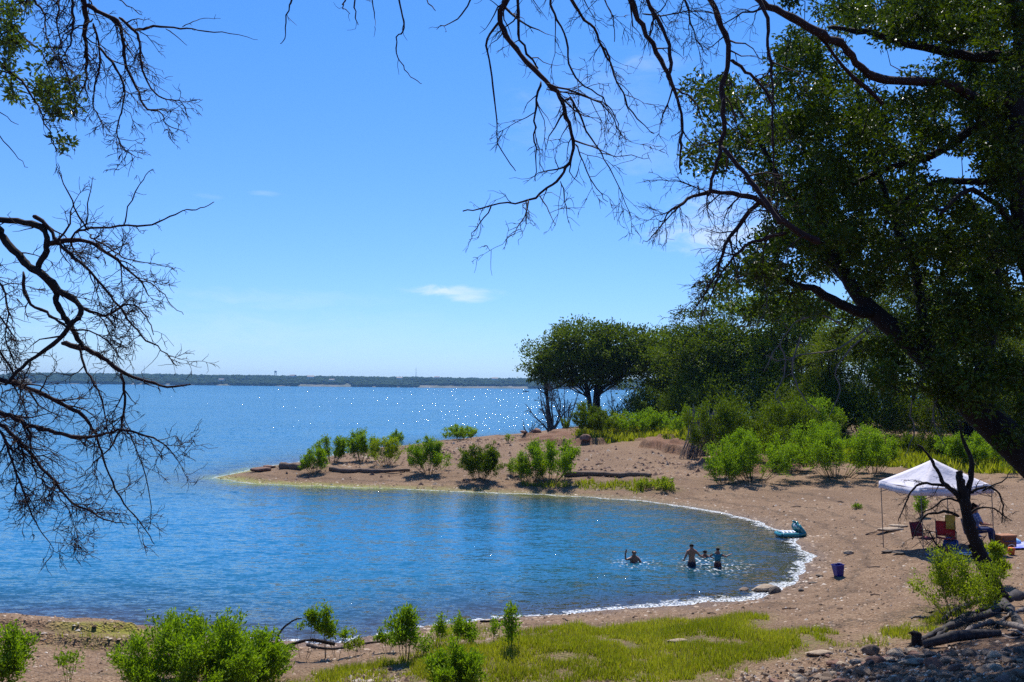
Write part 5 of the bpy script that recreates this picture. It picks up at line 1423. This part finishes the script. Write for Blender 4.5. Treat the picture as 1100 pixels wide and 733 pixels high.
# boy seen from behind, arms half open
p = inw(743, 608, 0)
person((p[0], p[1], -.58), PI + .2, 'shirtless person in dark swim shorts seen from behind, left of the group of three', stand(dict(
    sh_L=(.17, 0, 1.36), el_L=(.30, .03, 1.12), wr_L=(.27, -.15, .98), palm_L=(.25, -.22, .96), sh_R=(-.17, 0, 1.36), el_R=(-.34, -.02, 1.20), wr_R=(-.52, -.12, 1.10), palm_R=(-.58, -.15, 1.08))), .74, SKIN, [('swim_trunks', lambda c: .55 < c[2] < 1.0 and abs(c[0]) < .22, .014, TRUNKS)])
# child in a teal rash shirt, arms out over the water
p = inw(771, 609, 0)
person((p[0], p[1], -.50), PI - .5, 'person in a teal swim shirt standing with elbows out, right of the group of three', stand(dict(
    sh_L=(.17, 0, 1.36), el_L=(.38, -.02, 1.24), wr_L=(.30, -.2, 1.12), palm_L=(.25, -.25, 1.10), sh_R=(-.17, 0, 1.36), el_R=(-.38, 0, 1.28), wr_R=(-.52, -.14, 1.36), palm_R=(-.56, -.19, 1.38))), .64, SKIN2,
    [('swim_shirt', lambda c: .98 < c[2] < 1.43 and abs(c[0]) < .24, .016, TEAL), ('swim_shorts', lambda c: .50 < c[2] < .99 and abs(c[0]) < .22, .014, TRUNKS2)])
# head of a swimmer between them
p = inw(758, 599, 0)
person((p[0], p[1] + .1, -1.02), PI, 'person sunk to the neck between the other two bathers of the group', stand(dict(
    sh_L=(.17, 0, 1.36), el_L=(.36, -.06, 1.26), wr_L=(.46, -.24, 1.24), palm_L=(.48, -.31, 1.24), sh_R=(-.17, 0, 1.36), el_R=(-.36, -.06, 1.26), wr_R=(-.46, -.24, 1.24), palm_R=(-.48, -.31, 1.24)),
    dict(kn_L=(.14, -.36, .72), an_L=(.14, -.12, .38), toe_L=(.14, -.24, .30), kn_R=(-.14, -.34, .72), an_R=(-.14, -.1, .38), toe_R=(-.14, -.24, .30))), .74, SKIN2, [('swim_trunks', lambda c: .60 < c[2] < .98 and abs(c[0]) < .21, .012, TRUNKS)])

# ------------------------------------------------------------------ canopy and picnic things
CW = 2.3
cg = np.array([13.0, 28.6, 0]); cg[2] = gz(13.0, 28.6)
can = empty('canopy', cg, 'white pop up canopy with a peaked cloth roof on thin legs on the gravel beach', 'canopy', None, .13); can.rotation_euler = (0, -.035, .13)
def clothmat():
    t = NT('canopy_cloth'); co = t.n('ShaderNodeTexCoord').outputs['Object']
    bp = t.n('ShaderNodeBump', {'Height': t.noise(t.n('ShaderNodeMapping', {'Vector': co, 'Scale': (1, 1, .4)}).outputs[0], 3.2, 4, .55), 'Strength': .7, 'Distance': .08})
    a = t.n('ShaderNodeBsdfPrincipled', {'Base Color': (.74, .70, .76, 1), 'Roughness': .8, 'Normal': bp.outputs[0]})
    b = t.n('ShaderNodeBsdfTranslucent', {'Color': (.55, .55, .72, 1)})
    return t.fin(t.n('ShaderNodeMixShader', {0: .25, 1: a.outputs[0], 2: b.outputs[0]}).outputs[0])
cm_ = clothmat(); EH = 1.93; PK = 2.68; h2 = CW / 2
# roof: four panels, slightly sagging between ridge and eave, with a soft fold texture
G = Geo(); rgc = np.random.RandomState(2)
n = 14
for s in range(4):
    a0 = s * PI / 2 + PI / 4; c0 = np.array([math.cos(a0), math.sin(a0)]) * h2 * math.sqrt(2); a1 = a0 + PI / 2; c1 = np.array([math.cos(a1), math.sin(a1)]) * h2 * math.sqrt(2)
    V = []; ids = {}
    for i in range(n + 1):
        f = i / n
        for j in range(i + 1):
            g_ = j / i if i else 0
            xy = (c0 * (1 - g_) + c1 * g_) * f; sag = -.16 * math.sin(PI * g_) * math.sin(PI * min(1, f * .95)) if i else 0
            z = PK - (PK - EH) * (f ** .92) + sag * f + (.0 if g_ in (0, 1) else .018 * math.sin(9 * g_ + 3 * s) * f)
            ids[(i, j)] = len(V); V.append([xy[0], xy[1], z])
    T = []
    for i in range(n):
        for j in range(i + 1):
            T.append([ids[(i, j)], ids[(i + 1, j)], ids[(i + 1, j + 1)]])
            if j < i: T.append([ids[(i, j)], ids[(i + 1, j + 1)], ids[(i, j + 1)]])
    G.add(V, None, T)
ro = G.build('roof', cm_, can, True); md = ro.modifiers.new('t', 'SOLIDIFY'); md.thickness = .006
# hanging valance on each side
for s in range(4):
    a0 = s * PI / 2 + PI / 4; c0 = np.array([math.cos(a0), math.sin(a0)]) * (h2 * math.sqrt(2) + .008); a1 = a0 + PI / 2; c1 = np.array([math.cos(a1), math.sin(a1)]) * (h2 * math.sqrt(2) + .008)
    V = []; m_ = 20
    for i in range(m_ + 1):
        g_ = i / m_; xy = c0 * (1 - g_) + c1 * g_; out = nrm(xy) * .02 * math.sin(g_ * 17 + s)
        z0 = EH - .012 * math.sin(PI * g_) * 3; V += [[xy[0], xy[1], z0], [xy[0] + out[0], xy[1] + out[1], z0 - .21 - .012 * math.sin(g_ * 23 + s * 2)]]
    G = Geo(); G.add(V, [[2 * i, 2 * i + 1, 2 * i + 3, 2 * i + 2] for i in range(m_)]); o = G.build('valance', cm_, can, True); md = o.modifiers.new('t', 'SOLIDIFY'); md.thickness = .005
pole = mat_plain('canopy_pole', (.16, .15, .15), (.10, .10, .10), .45, metal=.4)
for sx, sy in ((-1, -1), (1, -1), (1, 1), (-1, 1)):
    wx_ = cg[0] + sx * h2 * .97 * math.cos(.13) - sy * h2 * .97 * math.sin(.13); wy_ = cg[1] + sx * h2 * .97 * math.sin(.13) + sy * h2 * .97 * math.cos(.13)
    dz = gz(wx_, wy_) - cg[2]; a = np.array([sx * h2 * .97, sy * h2 * .97, 0])
    G = Geo(); G.tube([a + [0, 0, dz - .01], a + [0, 0, EH - .03]], .013, 6); G.box(a + np.array([0, 0, dz + .01]), (.09, .09, .02)); lg_ = G.build('leg', pole, can)
G = Geo()
for s in range(4):
    a0 = s * PI / 2 + PI / 4; a1 = a0 + PI / 2; q0 = np.array([math.cos(a0), math.sin(a0), 0]) * h2 * 1.37; q1 = np.array([math.cos(a1), math.sin(a1), 0]) * h2 * 1.37
    m0 = (q0 + q1) / 2
    G.tube([q0 + [0, 0, EH - .05], m0 + [0, 0, EH - .32]], .011, 4); G.tube([q1 + [0, 0, EH - .05], m0 + [0, 0, EH - .32]], .011, 4); G.tube([q0 + [0, 0, EH - .32], m0 + [0, 0, EH - .05], q1 + [0, 0, EH - .32]], .011, 4)
    G.tube([q0 + [0, 0, EH - .03], [0, 0, PK - .05]], .012, 4)
G.build('truss', pole, can)

def chair(loc, rz, label, cmat, w=.62):
    e = empty('camp_chair', loc, label, 'chair', None, rz); e.scale = (.85, .85, .85)
    fm = mat_plain('chair_frame', (.03, .03, .035), rough=.4)
    G = Geo(); G.add([[-w / 2, -.25, .40], [0, -.24, .36], [w / 2, -.25, .40], [w / 2, .24, .40], [0, .22, .34], [-w / 2, .24, .40]], [[0, 1, 4, 5], [1, 2, 3, 4]]); o = G.build('seat', cmat, e, True); o.modifiers.new('t', 'SOLIDIFY').thickness = .02
    G = Geo(); V = []
    for i in range(5):
        f = i / 4; V += [[-w / 2, .24 + .12 * f, .40 + .52 * f], [0, .30 + .13 * f, .40 + .50 * f], [w / 2, .24 + .12 * f, .40 + .52 * f]]
    G.add(V, [[3 * i + j, 3 * i + j + 1, 3 * i + j + 4, 3 * i + j + 3] for i in range(4) for j in range(2)]); o = G.build('backrest', cmat, e, True); o.modifiers.new('t', 'SOLIDIFY').thickness = .02
    for a, b in (((-w / 2, -.25, 0), (w / 2, -.25, .42)), ((w / 2, -.25, 0), (-w / 2, -.25, .42)), ((-w / 2, .28, 0), (-w / 2, -.25, .42)), ((w / 2, .28, 0), (w / 2, -.25, .42)), ((-w / 2, -.27, 0), (-w / 2, .36, .94)), ((w / 2, -.27, 0), (w / 2, .36, .94))):
        G = Geo(); G.tube([a, b], .011, 5); G.build('leg', fm, e)
    for s in (-1, 1):
        G = Geo(); G.tube([(s * w / 2, -.28, .60), (s * w / 2, .27, .62)], .018, 6); G.tube([(s * w / 2, -.26, .42), (s * w / 2, -.26, .60)], .011, 5); G.build('armrest', fm, e)
    return e
def cl_(n, c, c2=None): return mat_plain(n, c, c2, .85, 12)
RED = cl_('red_cloth', (.50, .03, .03)); YEL = cl_('yellow_cloth', (.55, .36, .05)); NAVY = cl_('navy_cloth', (.025, .04, .14)); BLUEC = cl_('blue_cloth', (.10, .22, .62), (.06, .13, .5)); ORG = cl_('orange_cloth', (.55, .15, .04)); WHT = cl_('white_cloth', (.72, .70, .78), (.5, .55, .8))
def gpt(px, py): return ground(px, py)
c1_ = gpt(997, 590); c1_ = np.array([13.0, 28.0, 0]); c1_[2] = gz(*c1_[:2])
chair(c1_, -.35, 'red folding camp chair under the left half of the canopy', RED)
# yellow towel hung over the chair back
e = empty('towel', c1_, 'yellow towel hanging over the back of the red camp chair', 'towel', None, -.35)
G = Geo(); V = []
for i, (y_, z_) in enumerate(((.22, .55), (.27, .75), (.33, .935), (.38, .96), (.43, .93), (.44, .70), (.45, .45), (.46, .28))):
    for j in range(4): V.append([.02 + j * .09 + .01 * math.sin(i + j), y_ + .012 * math.sin(j * 2 + i), z_])
G.add(V, [[4 * i + j, 4 * i + j + 1, 4 * i + j + 5, 4 * i + j + 4] for i in range(7) for j in range(3)]); o = G.build('cloth', YEL, e, True); o.modifiers.new('t', 'SOLIDIFY').thickness = .012
G = Geo(); V = []
for i, (y_, z_) in enumerate(((-.28, .18), (-.27, .36), (-.25, .44), (-.05, .41), (.2, .41), (.26, .60), (.31, .80))):
    for j in range(3): V.append([.06 + j * .09, y_ - .012, z_ + .012])
c2g = np.array([12.65, 28.7, 0]); c2g[2] = gz(*c2g[:2])
chair(c2g, .5, 'dark folding camp chair with a crimson cloth, behind the red one', cl_('crimson_cloth', (.20, .02, .04)))
# seated person in a low chair, facing right
sp_ = np.array([14.0, 28.25, 0]); sp_[2] = gz(*sp_[:2])
chair(sp_ + [0, .02, 0], PI / 2 - .1, 'navy camp chair in which the person under the canopy sits', NAVY, .6)
SH = NT('patterned_shirt'); co = SH.n('ShaderNodeTexCoord').outputs['Object']; vv = SH.n('ShaderNodeTexVoronoi', {'Vector': co, 'Scale': 18.0})
sb = SH.n('ShaderNodeBsdfPrincipled', {'Base Color': SH.ramp(vv.outputs['Distance'], [(.25, (.62, .64, .75)), (.4, (.12, .18, .38))]), 'Roughness': .85}); SHM = SH.fin(sb.outputs[0])
J = dict(pelvis=(0, 0, .50), belly=(0, .02, .64), chest=(0, .03, .80), upchest=(0, .02, .95), neck=(0, 0, 1.05), skull=(0, -.03, 1.14), crown=(0, -.03, 1.22),
         hip_L=(.095, -.02, .47), kn_L=(.12, -.44, .52), an_L=(.12, -.50, .09), toe_L=(.12, -.66, .04), hip_R=(-.095, -.02, .47), kn_R=(-.12, -.44, .52), an_R=(-.12, -.46, .09), toe_R=(-.12, -.62, .04),
         sh_L=(.17, .02, .93), el_L=(.22, -.10, .68), wr_L=(.14, -.32, .66), palm_L=(.12, -.39, .65), sh_R=(-.17, .02, .93), el_R=(-.22, -.10, .68), wr_R=(-.14, -.32, .66), palm_R=(-.12, -.39, .65))
person(sp_, PI / 2 - .1, 'seated person with dark ponytail in a white and blue patterned shirt under the canopy', J, 1.03, SKIN,
       [('shirt', lambda c: .56 < c[2] < 1.0 and c[1] > -.14 and abs(c[0]) < .25, .018, SHM), ('trousers', lambda c: (c[2] < .58 and c[2] > .16 and c[1] > -.62), .014, NAVY)], 'long')

def blob(name, loc, label, cat, size, mat, seed, part='cloth', rz=0, sub=3):
    """crumpled soft thing lying on the ground"""
    import bmesh
    rg = np.random.RandomState(seed); bm = bmesh.new(); bmesh.ops.create_icosphere(bm, subdivisions=sub, radius=.5)
    V = np.array([v.co[:] for v in bm.verts]); F = np.array([[v.index for v in f.verts] for f in bm.faces]); bm.free()
    nz = fbm(V[:, 0] * 4 + seed, V[:, 1] * 4 + V[:, 2] * 3, seed, 3); V = V * (1 + .55 * nz[:, None]); V[:, 2] = np.maximum(V[:, 2], -.25); V = V * size + [0, 0, .22 * size[2]]
    e = empty(name, loc, label, cat, None, rz); mk(part, V, None, F, mat, True, None, e); return e
def at3(x, y): return np.array([x, y, gz(x, y)])
# orange brown cooler box
p = at3(14.75, 28.0)
e = empty('cooler_box', p, 'orange brown box right of the seated person under the canopy', 'box', None, .2)
G = Geo(); G.box((0, 0, .17), (.52, .34, .34)); G.build('body', cl_('brown_box', (.30, .11, .04), (.22, .08, .03)), e)
G = Geo(); G.box((0, 0, .365), (.55, .37, .05)); G.build('lid', cl_('box_lid', (.36, .16, .08)), e)
G = Geo(); G.tube([(-.2, -.19, .30), (-.2, -.22, .22), (.2, -.22, .22), (.2, -.19, .30)], .012, 5); G.build('handle', NAVY, e)
# beach towels and cloth bundle
def towel(loc, label, w_, l_, mat, rz, seed, mat2=None):
    e = empty('towel', loc, label, 'towel', None, rz); G = Geo(); V = []; nx, ny = 14, 10
    lx, ly = np.meshgrid(np.linspace(-w_ / 2, w_ / 2, nx), np.linspace(-l_ / 2, l_ / 2, ny), indexing='ij'); c_, s_ = math.cos(rz), math.sin(rz)
    zz = Hfun(loc[0] + lx * c_ - ly * s_, loc[1] + lx * s_ + ly * c_) - loc[2] + .03 + .10 * np.maximum(0, fbm(lx * 3 + seed, ly * 3, seed, 3))
    G.add(np.stack([lx, ly, zz], -1).reshape(-1, 3), [[i * ny + j, (i + 1) * ny + j, (i + 1) * ny + j + 1, i * ny + j + 1] for i in range(nx - 1) for j in range(ny - 1)]); o = G.build('cloth', mat, e, True); o.modifiers.new('t', 'SOLIDIFY').thickness = .015
    return e
towel(at3(15.35, 28.05), 'blue and white beach towel spread on the gravel right of the orange box', 1.3, .8, mat_plain('towel_blue', (.10, .13, .62), (.55, .55, .85), .9, 3), .2, 3)
blob('cloth_bundle', at3(15.25, 28.6), 'rumpled sky blue cloth bundle behind the blue and white towel', 'bundle', (.6, .4, .26), mat_plain('sky_cloth', (.10, .38, .70), (.35, .60, .85), .9, 5), 5)
blob('cloth_bundle', at3(15.9, 28.2), 'white crumpled cloth at the right edge on the blue and white towel', 'bundle', (.4, .3, .28), WHT, 6)
towel(at3(12.9, 27.2), 'dark blue grey sheet standing in for the shadow of the canopy', 1.5, .7, cl_('shadow_grey', (.10, .13, .22), (.07, .09, .16)), 0, 4)  # dark sheet added as the canopy's cast shadow on the gravel
towel(at3(13.3, 27.0), 'pale rumpled cloth at the front of the canopy shadow', .8, .35, WHT, .3, 9)
blob('beach_bag', at3(13.15, 28.0), 'dark blue bag between the red camp chair and the seated person', 'bag', (.5, .35, .45), cl_('bag_blue', (.04, .09, .30)), 7, 'bag_body')
p = at3(14.35, 26.9)
e = empty('toy_bucket', p, 'little orange toy bucket in front of the orange box', 'bucket'); G = Geo()
G.tube([(0, 0, 0), (0, 0, .01), (0, 0, .20)], [.06, .08, .11], 12); G.build('tub', cl_('orange_plastic', (.75, .16, .03)), e, True)
G = Geo(); G.tube([(-.11, 0, .19), (-.08, -.03, .27), (0, -.04, .30), (.08, -.03, .27), (.11, 0, .19)], .008, 5); G.build('handle', WHT, e)

# dark blue bucket on the open gravel, slightly tipped
p = ground(901, 619); e = empty('bucket', p, 'dark blue square bucket standing alone on the gravel', 'bucket', None, .25); e.scale = (.85, .85, .85); e.rotation_euler = (0, -.10, .25)
BL = mat_plain('blue_plastic', (.015, .018, .22), (.012, .014, .16), .35); G = Geo(); 
def frus(a, b, z0, z1): return [[-a, -a, z0], [a, -a, z0], [a, a, z0], [-a, a, z0], [-b, -b, z1], [b, -b, z1], [b, b, z1], [-b, b, z1]]
G.add(frus(.10, .14, 0, .36), [[0, 1, 5, 4], [1, 2, 6, 5], [2, 3, 7, 6], [3, 0, 4, 7], [3, 2, 1, 0]]); o = G.build('tub', BL, e); o.modifiers.new('t', 'SOLIDIFY').thickness = -.008
G = Geo()
for a, b in (((-.15, -.15), (.15, -.15)), ((.15, -.15), (.15, .15)), ((.15, .15), (-.15, .15)), ((-.15, .15), (-.15, -.15))): G.tube([(a[0], a[1], .355), (b[0], b[1], .355)], .013, 6)
G.build('rim', BL, e)
G = Geo(); G.tube([(-.15, 0, .35), (-.16, -.05, .40), (-.05, -.1, .44), (.08, -.08, .42), (.15, 0, .35)], .006, 5); G.build('handle', WHT, e)

# teal inflatable lounger at the waterline: ribbed seat and raised scalloped back
p = atz(850, 576); p = np.array([p[0], p[1], max(gz(p[0], p[1]), 0)]); 
e = empty('inflatable_lounger', p, 'teal inflatable lounger with white ribs and raised pointed back, beached at the surf', 'inflatable', None, .12)
TL = mat_plain('teal_vinyl', (.015, .20, .22), (.012, .15, .18), .25, 3, spec=.6); WV = mat_plain('white_vinyl', (.75, .78, .80), rough=.3, spec=.6)
L_ = .92
def ringtube(G, pts, r, k=10): G.tube(smooth_line(np.array(pts, float), 2), r, k)
G = Geo()
ringtube(G, [(-.46, -.30, .07), (0, -.33, .08), (.30, -.33, .10), (.40, -.33, .16)], .075); ringtube(G, [(-.46, .30, .07), (0, .33, .08), (.30, .33, .10), (.40, .33, .16)], .075); ringtube(G, [(-.46, -.30, .07), (-.50, 0, .06), (-.46, .30, .07)], .07)
G.build('side_tube', TL, e, True)
for i in range(4):
    x_ = -.37 + i * .145; G = Geo(); G.tube([(x_, -.27, .09), (x_ + .01, -.22, .13), (x_ + .02, 0, .155), (x_ + .01, .22, .13), (x_, .27, .09)], [.03, .05, .055, .05, .03], 10); G.build('rib', WV, e, True)
G = Geo(); V = []; ny = 15; nz_ = 9
for i in range(ny):
    y_ = -.36 + .72 * i / (ny - 1); top = .34 + .13 * (1 - abs(y_) / .36) + .035 * math.cos(y_ * 26)
    for j in range(nz_):
        f = j / (nz_ - 1); V.append([.42 - .26 * math.sin(f * 1.3) * (.7) + .10 * (1 - abs(2 * f - 1)), y_, .03 + top * f])
for i in range(ny):
    y_ = -.36 + .72 * i / (ny - 1); top = .34 + .13 * (1 - abs(y_) / .36) + .035 * math.cos(y_ * 26)
    for j in range(nz_):
        f = j / (nz_ - 1); V.append([.36 - .30 * math.sin(f * 1.3) * (.7) - .03 * (1 - abs(2 * f - 1)), y_, .03 + top * f])
N_ = ny * nz_; Q = []
for i in range(ny - 1):
    for j in range(nz_ - 1):
        a = i * nz_ + j; Q += [[a, a + nz_, a + nz_ + 1, a + 1], [N_ + a, N_ + a + 1, N_ + a + nz_ + 1, N_ + a + nz_]]
for i in range(ny - 1): a = i * nz_ + nz_ - 1; Q.append([a, a + nz_, N_ + a + nz_, N_ + a]); a = i * nz_; Q.append([a + nz_, a, N_ + a, N_ + a + nz_])
for j in range(nz_ - 1): Q += [[j, j + 1, N_ + j + 1, N_ + j]]; a = (ny - 1) * nz_ + j; Q += [[a + 1, a, N_ + a, N_ + a + 1]]
G.add(V, Q); G.build('backrest', TL, e, True)
G = Geo(); G.tube([(.16, -.16, .36), (.13, 0, .40), (.16, .16, .36)], [.03, .045, .03], 8); G.build('head_cushion', WV, e, True)
G = Geo(); G.tube([(.14, -.05, .48), (.08, -.02, .53), (.02, 0, .56)], [.05, .04, .01], 8); G.build('crest', TL, e, True)
# ------------------------------------------------------------------ sky, sun, air
SUN_EL, SUN_AZ = math.radians(57), math.radians(3)
S = Vector((math.sin(SUN_AZ) * math.cos(SUN_EL), math.cos(SUN_AZ) * math.cos(SUN_EL), math.sin(SUN_EL)))
sl = bpy.data.lights.new('sun', 'SUN'); sl.energy = 4.6; sl.angle = math.radians(.53); sl.color = (1, .955, .88)
so = bpy.data.objects.new('sun', sl); COL.objects.link(so); so.rotation_euler = S.to_track_quat('Z', 'Y').to_euler(); so.location = (5, 40, 60)

w = bpy.data.worlds.new('World'); scene.world = w; w.use_nodes = True
nt = w.node_tree; nt.nodes.clear()
def wn(ty, ins=None, **kw):
    nd = nt.nodes.new(ty)
    for k, v in kw.items(): setattr(nd, k, v)
    for k, v in (ins or {}).items():
        if isinstance(v, bpy.types.NodeSocket): nt.links.new(v, nd.inputs[k])
        else: nd.inputs[k].default_value = v
    return nd
sky = wn('ShaderNodeTexSky', sky_type='NISHITA', sun_disc=False)
sky.sun_elevation = SUN_EL; sky.sun_rotation = SUN_AZ; sky.air_density = 1.0; sky.dust_density = .25; sky.ozone_density = 2.2; sky.altitude = 150
tz = wn('ShaderNodeSeparateXYZ', {0: wn('ShaderNodeTexCoord').outputs['Generated']}).outputs[2]
tint = wn('ShaderNodeMix', {0: wn('ShaderNodeMapRange', {0: tz, 1: 0.0, 2: .36}).outputs[0], 6: (.60, .83, 1.36, 1), 7: (.41, .86, 1.44, 1)}, data_type='RGBA')
hs_ = wn('ShaderNodeVectorMath', {0: sky.outputs[0], 1: tint.outputs[2]}, operation='MULTIPLY')
tc = wn('ShaderNodeTexCoord').outputs['Generated']
# thin wisps of cloud, each at its own direction in the sky
cl = None
for px, py, wx_, wy_, st_ in ((482, 313, .062, .006, .6), (505, 318, .03, .007, .5), (222, 211, .018, .003, .16), (285, 208, .02, .003, .14), (700, 68, .05, .012, .16), (690, 170, .06, .02, .12),
                              (795, 250, .10, .03, .5), (770, 225, .05, .02, .3), (280, 320, .16, .012, .14), (240, 355, .35, .03, .12), (640, 120, .09, .06, .12)):
    d = ray(px, py); d = d / np.linalg.norm(d)
    sb = wn('ShaderNodeVectorMath', {0: tc, 1: tuple(d)}, operation='SUBTRACT').outputs[0]
    nz = wn('ShaderNodeTexNoise', {'Vector': wn('ShaderNodeMapping', {'Vector': tc, 'Scale': (1, 1, 3)}).outputs[0], 'Scale': 22.0, 'Detail': 5.0, 'Roughness': .65, 'Distortion': .6})
    of = wn('ShaderNodeVectorMath', {0: wn('ShaderNodeVectorMath', {0: nz.outputs[1], 1: (.5, .5, .5)}, operation='SUBTRACT').outputs[0], 1: (wx_ * 1.6, wx_, wy_ * 2.4)}, operation='MULTIPLY').outputs[0]
    ad = wn('ShaderNodeVectorMath', {0: sb, 1: of}, operation='ADD').outputs[0]
    sc_ = wn('ShaderNodeVectorMath', {0: ad, 1: (1 / wx_, 1 / wx_, 1 / wy_)}, operation='MULTIPLY').outputs[0]
    ln = wn('ShaderNodeVectorMath', {0: sc_}, operation='LENGTH').outputs['Value']
    mr = wn('ShaderNodeMapRange', {0: ln, 1: 1.15, 2: .1, 3: 0.0, 4: st_}, interpolation_type='SMOOTHSTEP').outputs[0]
    tex = wn('ShaderNodeMapRange', {0: nz.outputs[0], 1: .35, 2: .6, 3: .4, 4: 1.0}).outputs[0]
    mr = wn('ShaderNodeMath', {0: mr, 1: tex}, operation='MULTIPLY').outputs[0]
    cl = mr if cl is None else wn('ShaderNodeMath', {0: cl, 1: mr}, operation='MAXIMUM').outputs[0]
mxn = wn('ShaderNodeMix', {0: cl, 6: hs_.outputs[0], 7: (8.2, 8.9, 9.6, 1)}, data_type='RGBA')
bg = wn('ShaderNodeBackground', {0: mxn.outputs[2], 1: SKY_STR})
nt.links.new(bg.outputs[0], wn('ShaderNodeOutputWorld').inputs[0])

if HAZE:
    g = Geo(); g.box((0, 1900, 27), (6400, 5200, 66))
    hz = NT('haze_air')
    pv = hz.n('ShaderNodeVolumePrincipled', {'Color': (.26, .55, 1.0, 1), 'Density': .00009, 'Anisotropy': .3})
    hz.t.links.new(pv.outputs[0], hz.out.inputs['Volume'])
    ho = g.build('haze', hz.m); tag(ho, 'thin blue haze lying over the lake and the far shore', 'haze', kind='stuff')

scene.render.engine = 'CYCLES'
scene.view_settings.view_transform = 'Standard'; scene.view_settings.look = 'None'
scene.view_settings.gamma = 1.0; scene.view_settings.exposure = 0.48; scene.view_settings.use_curve_mapping = False
cy = scene.cycles
cy.max_bounces = 6; cy.diffuse_bounces = 2; cy.glossy_bounces = 2; cy.transmission_bounces = 3; cy.transparent_max_bounces = 8; cy.volume_bounces = 0
cy.use_denoising = False; cy.sample_clamp_indirect = 4; cy.caustics_reflective = False; cy.caustics_refractive = False
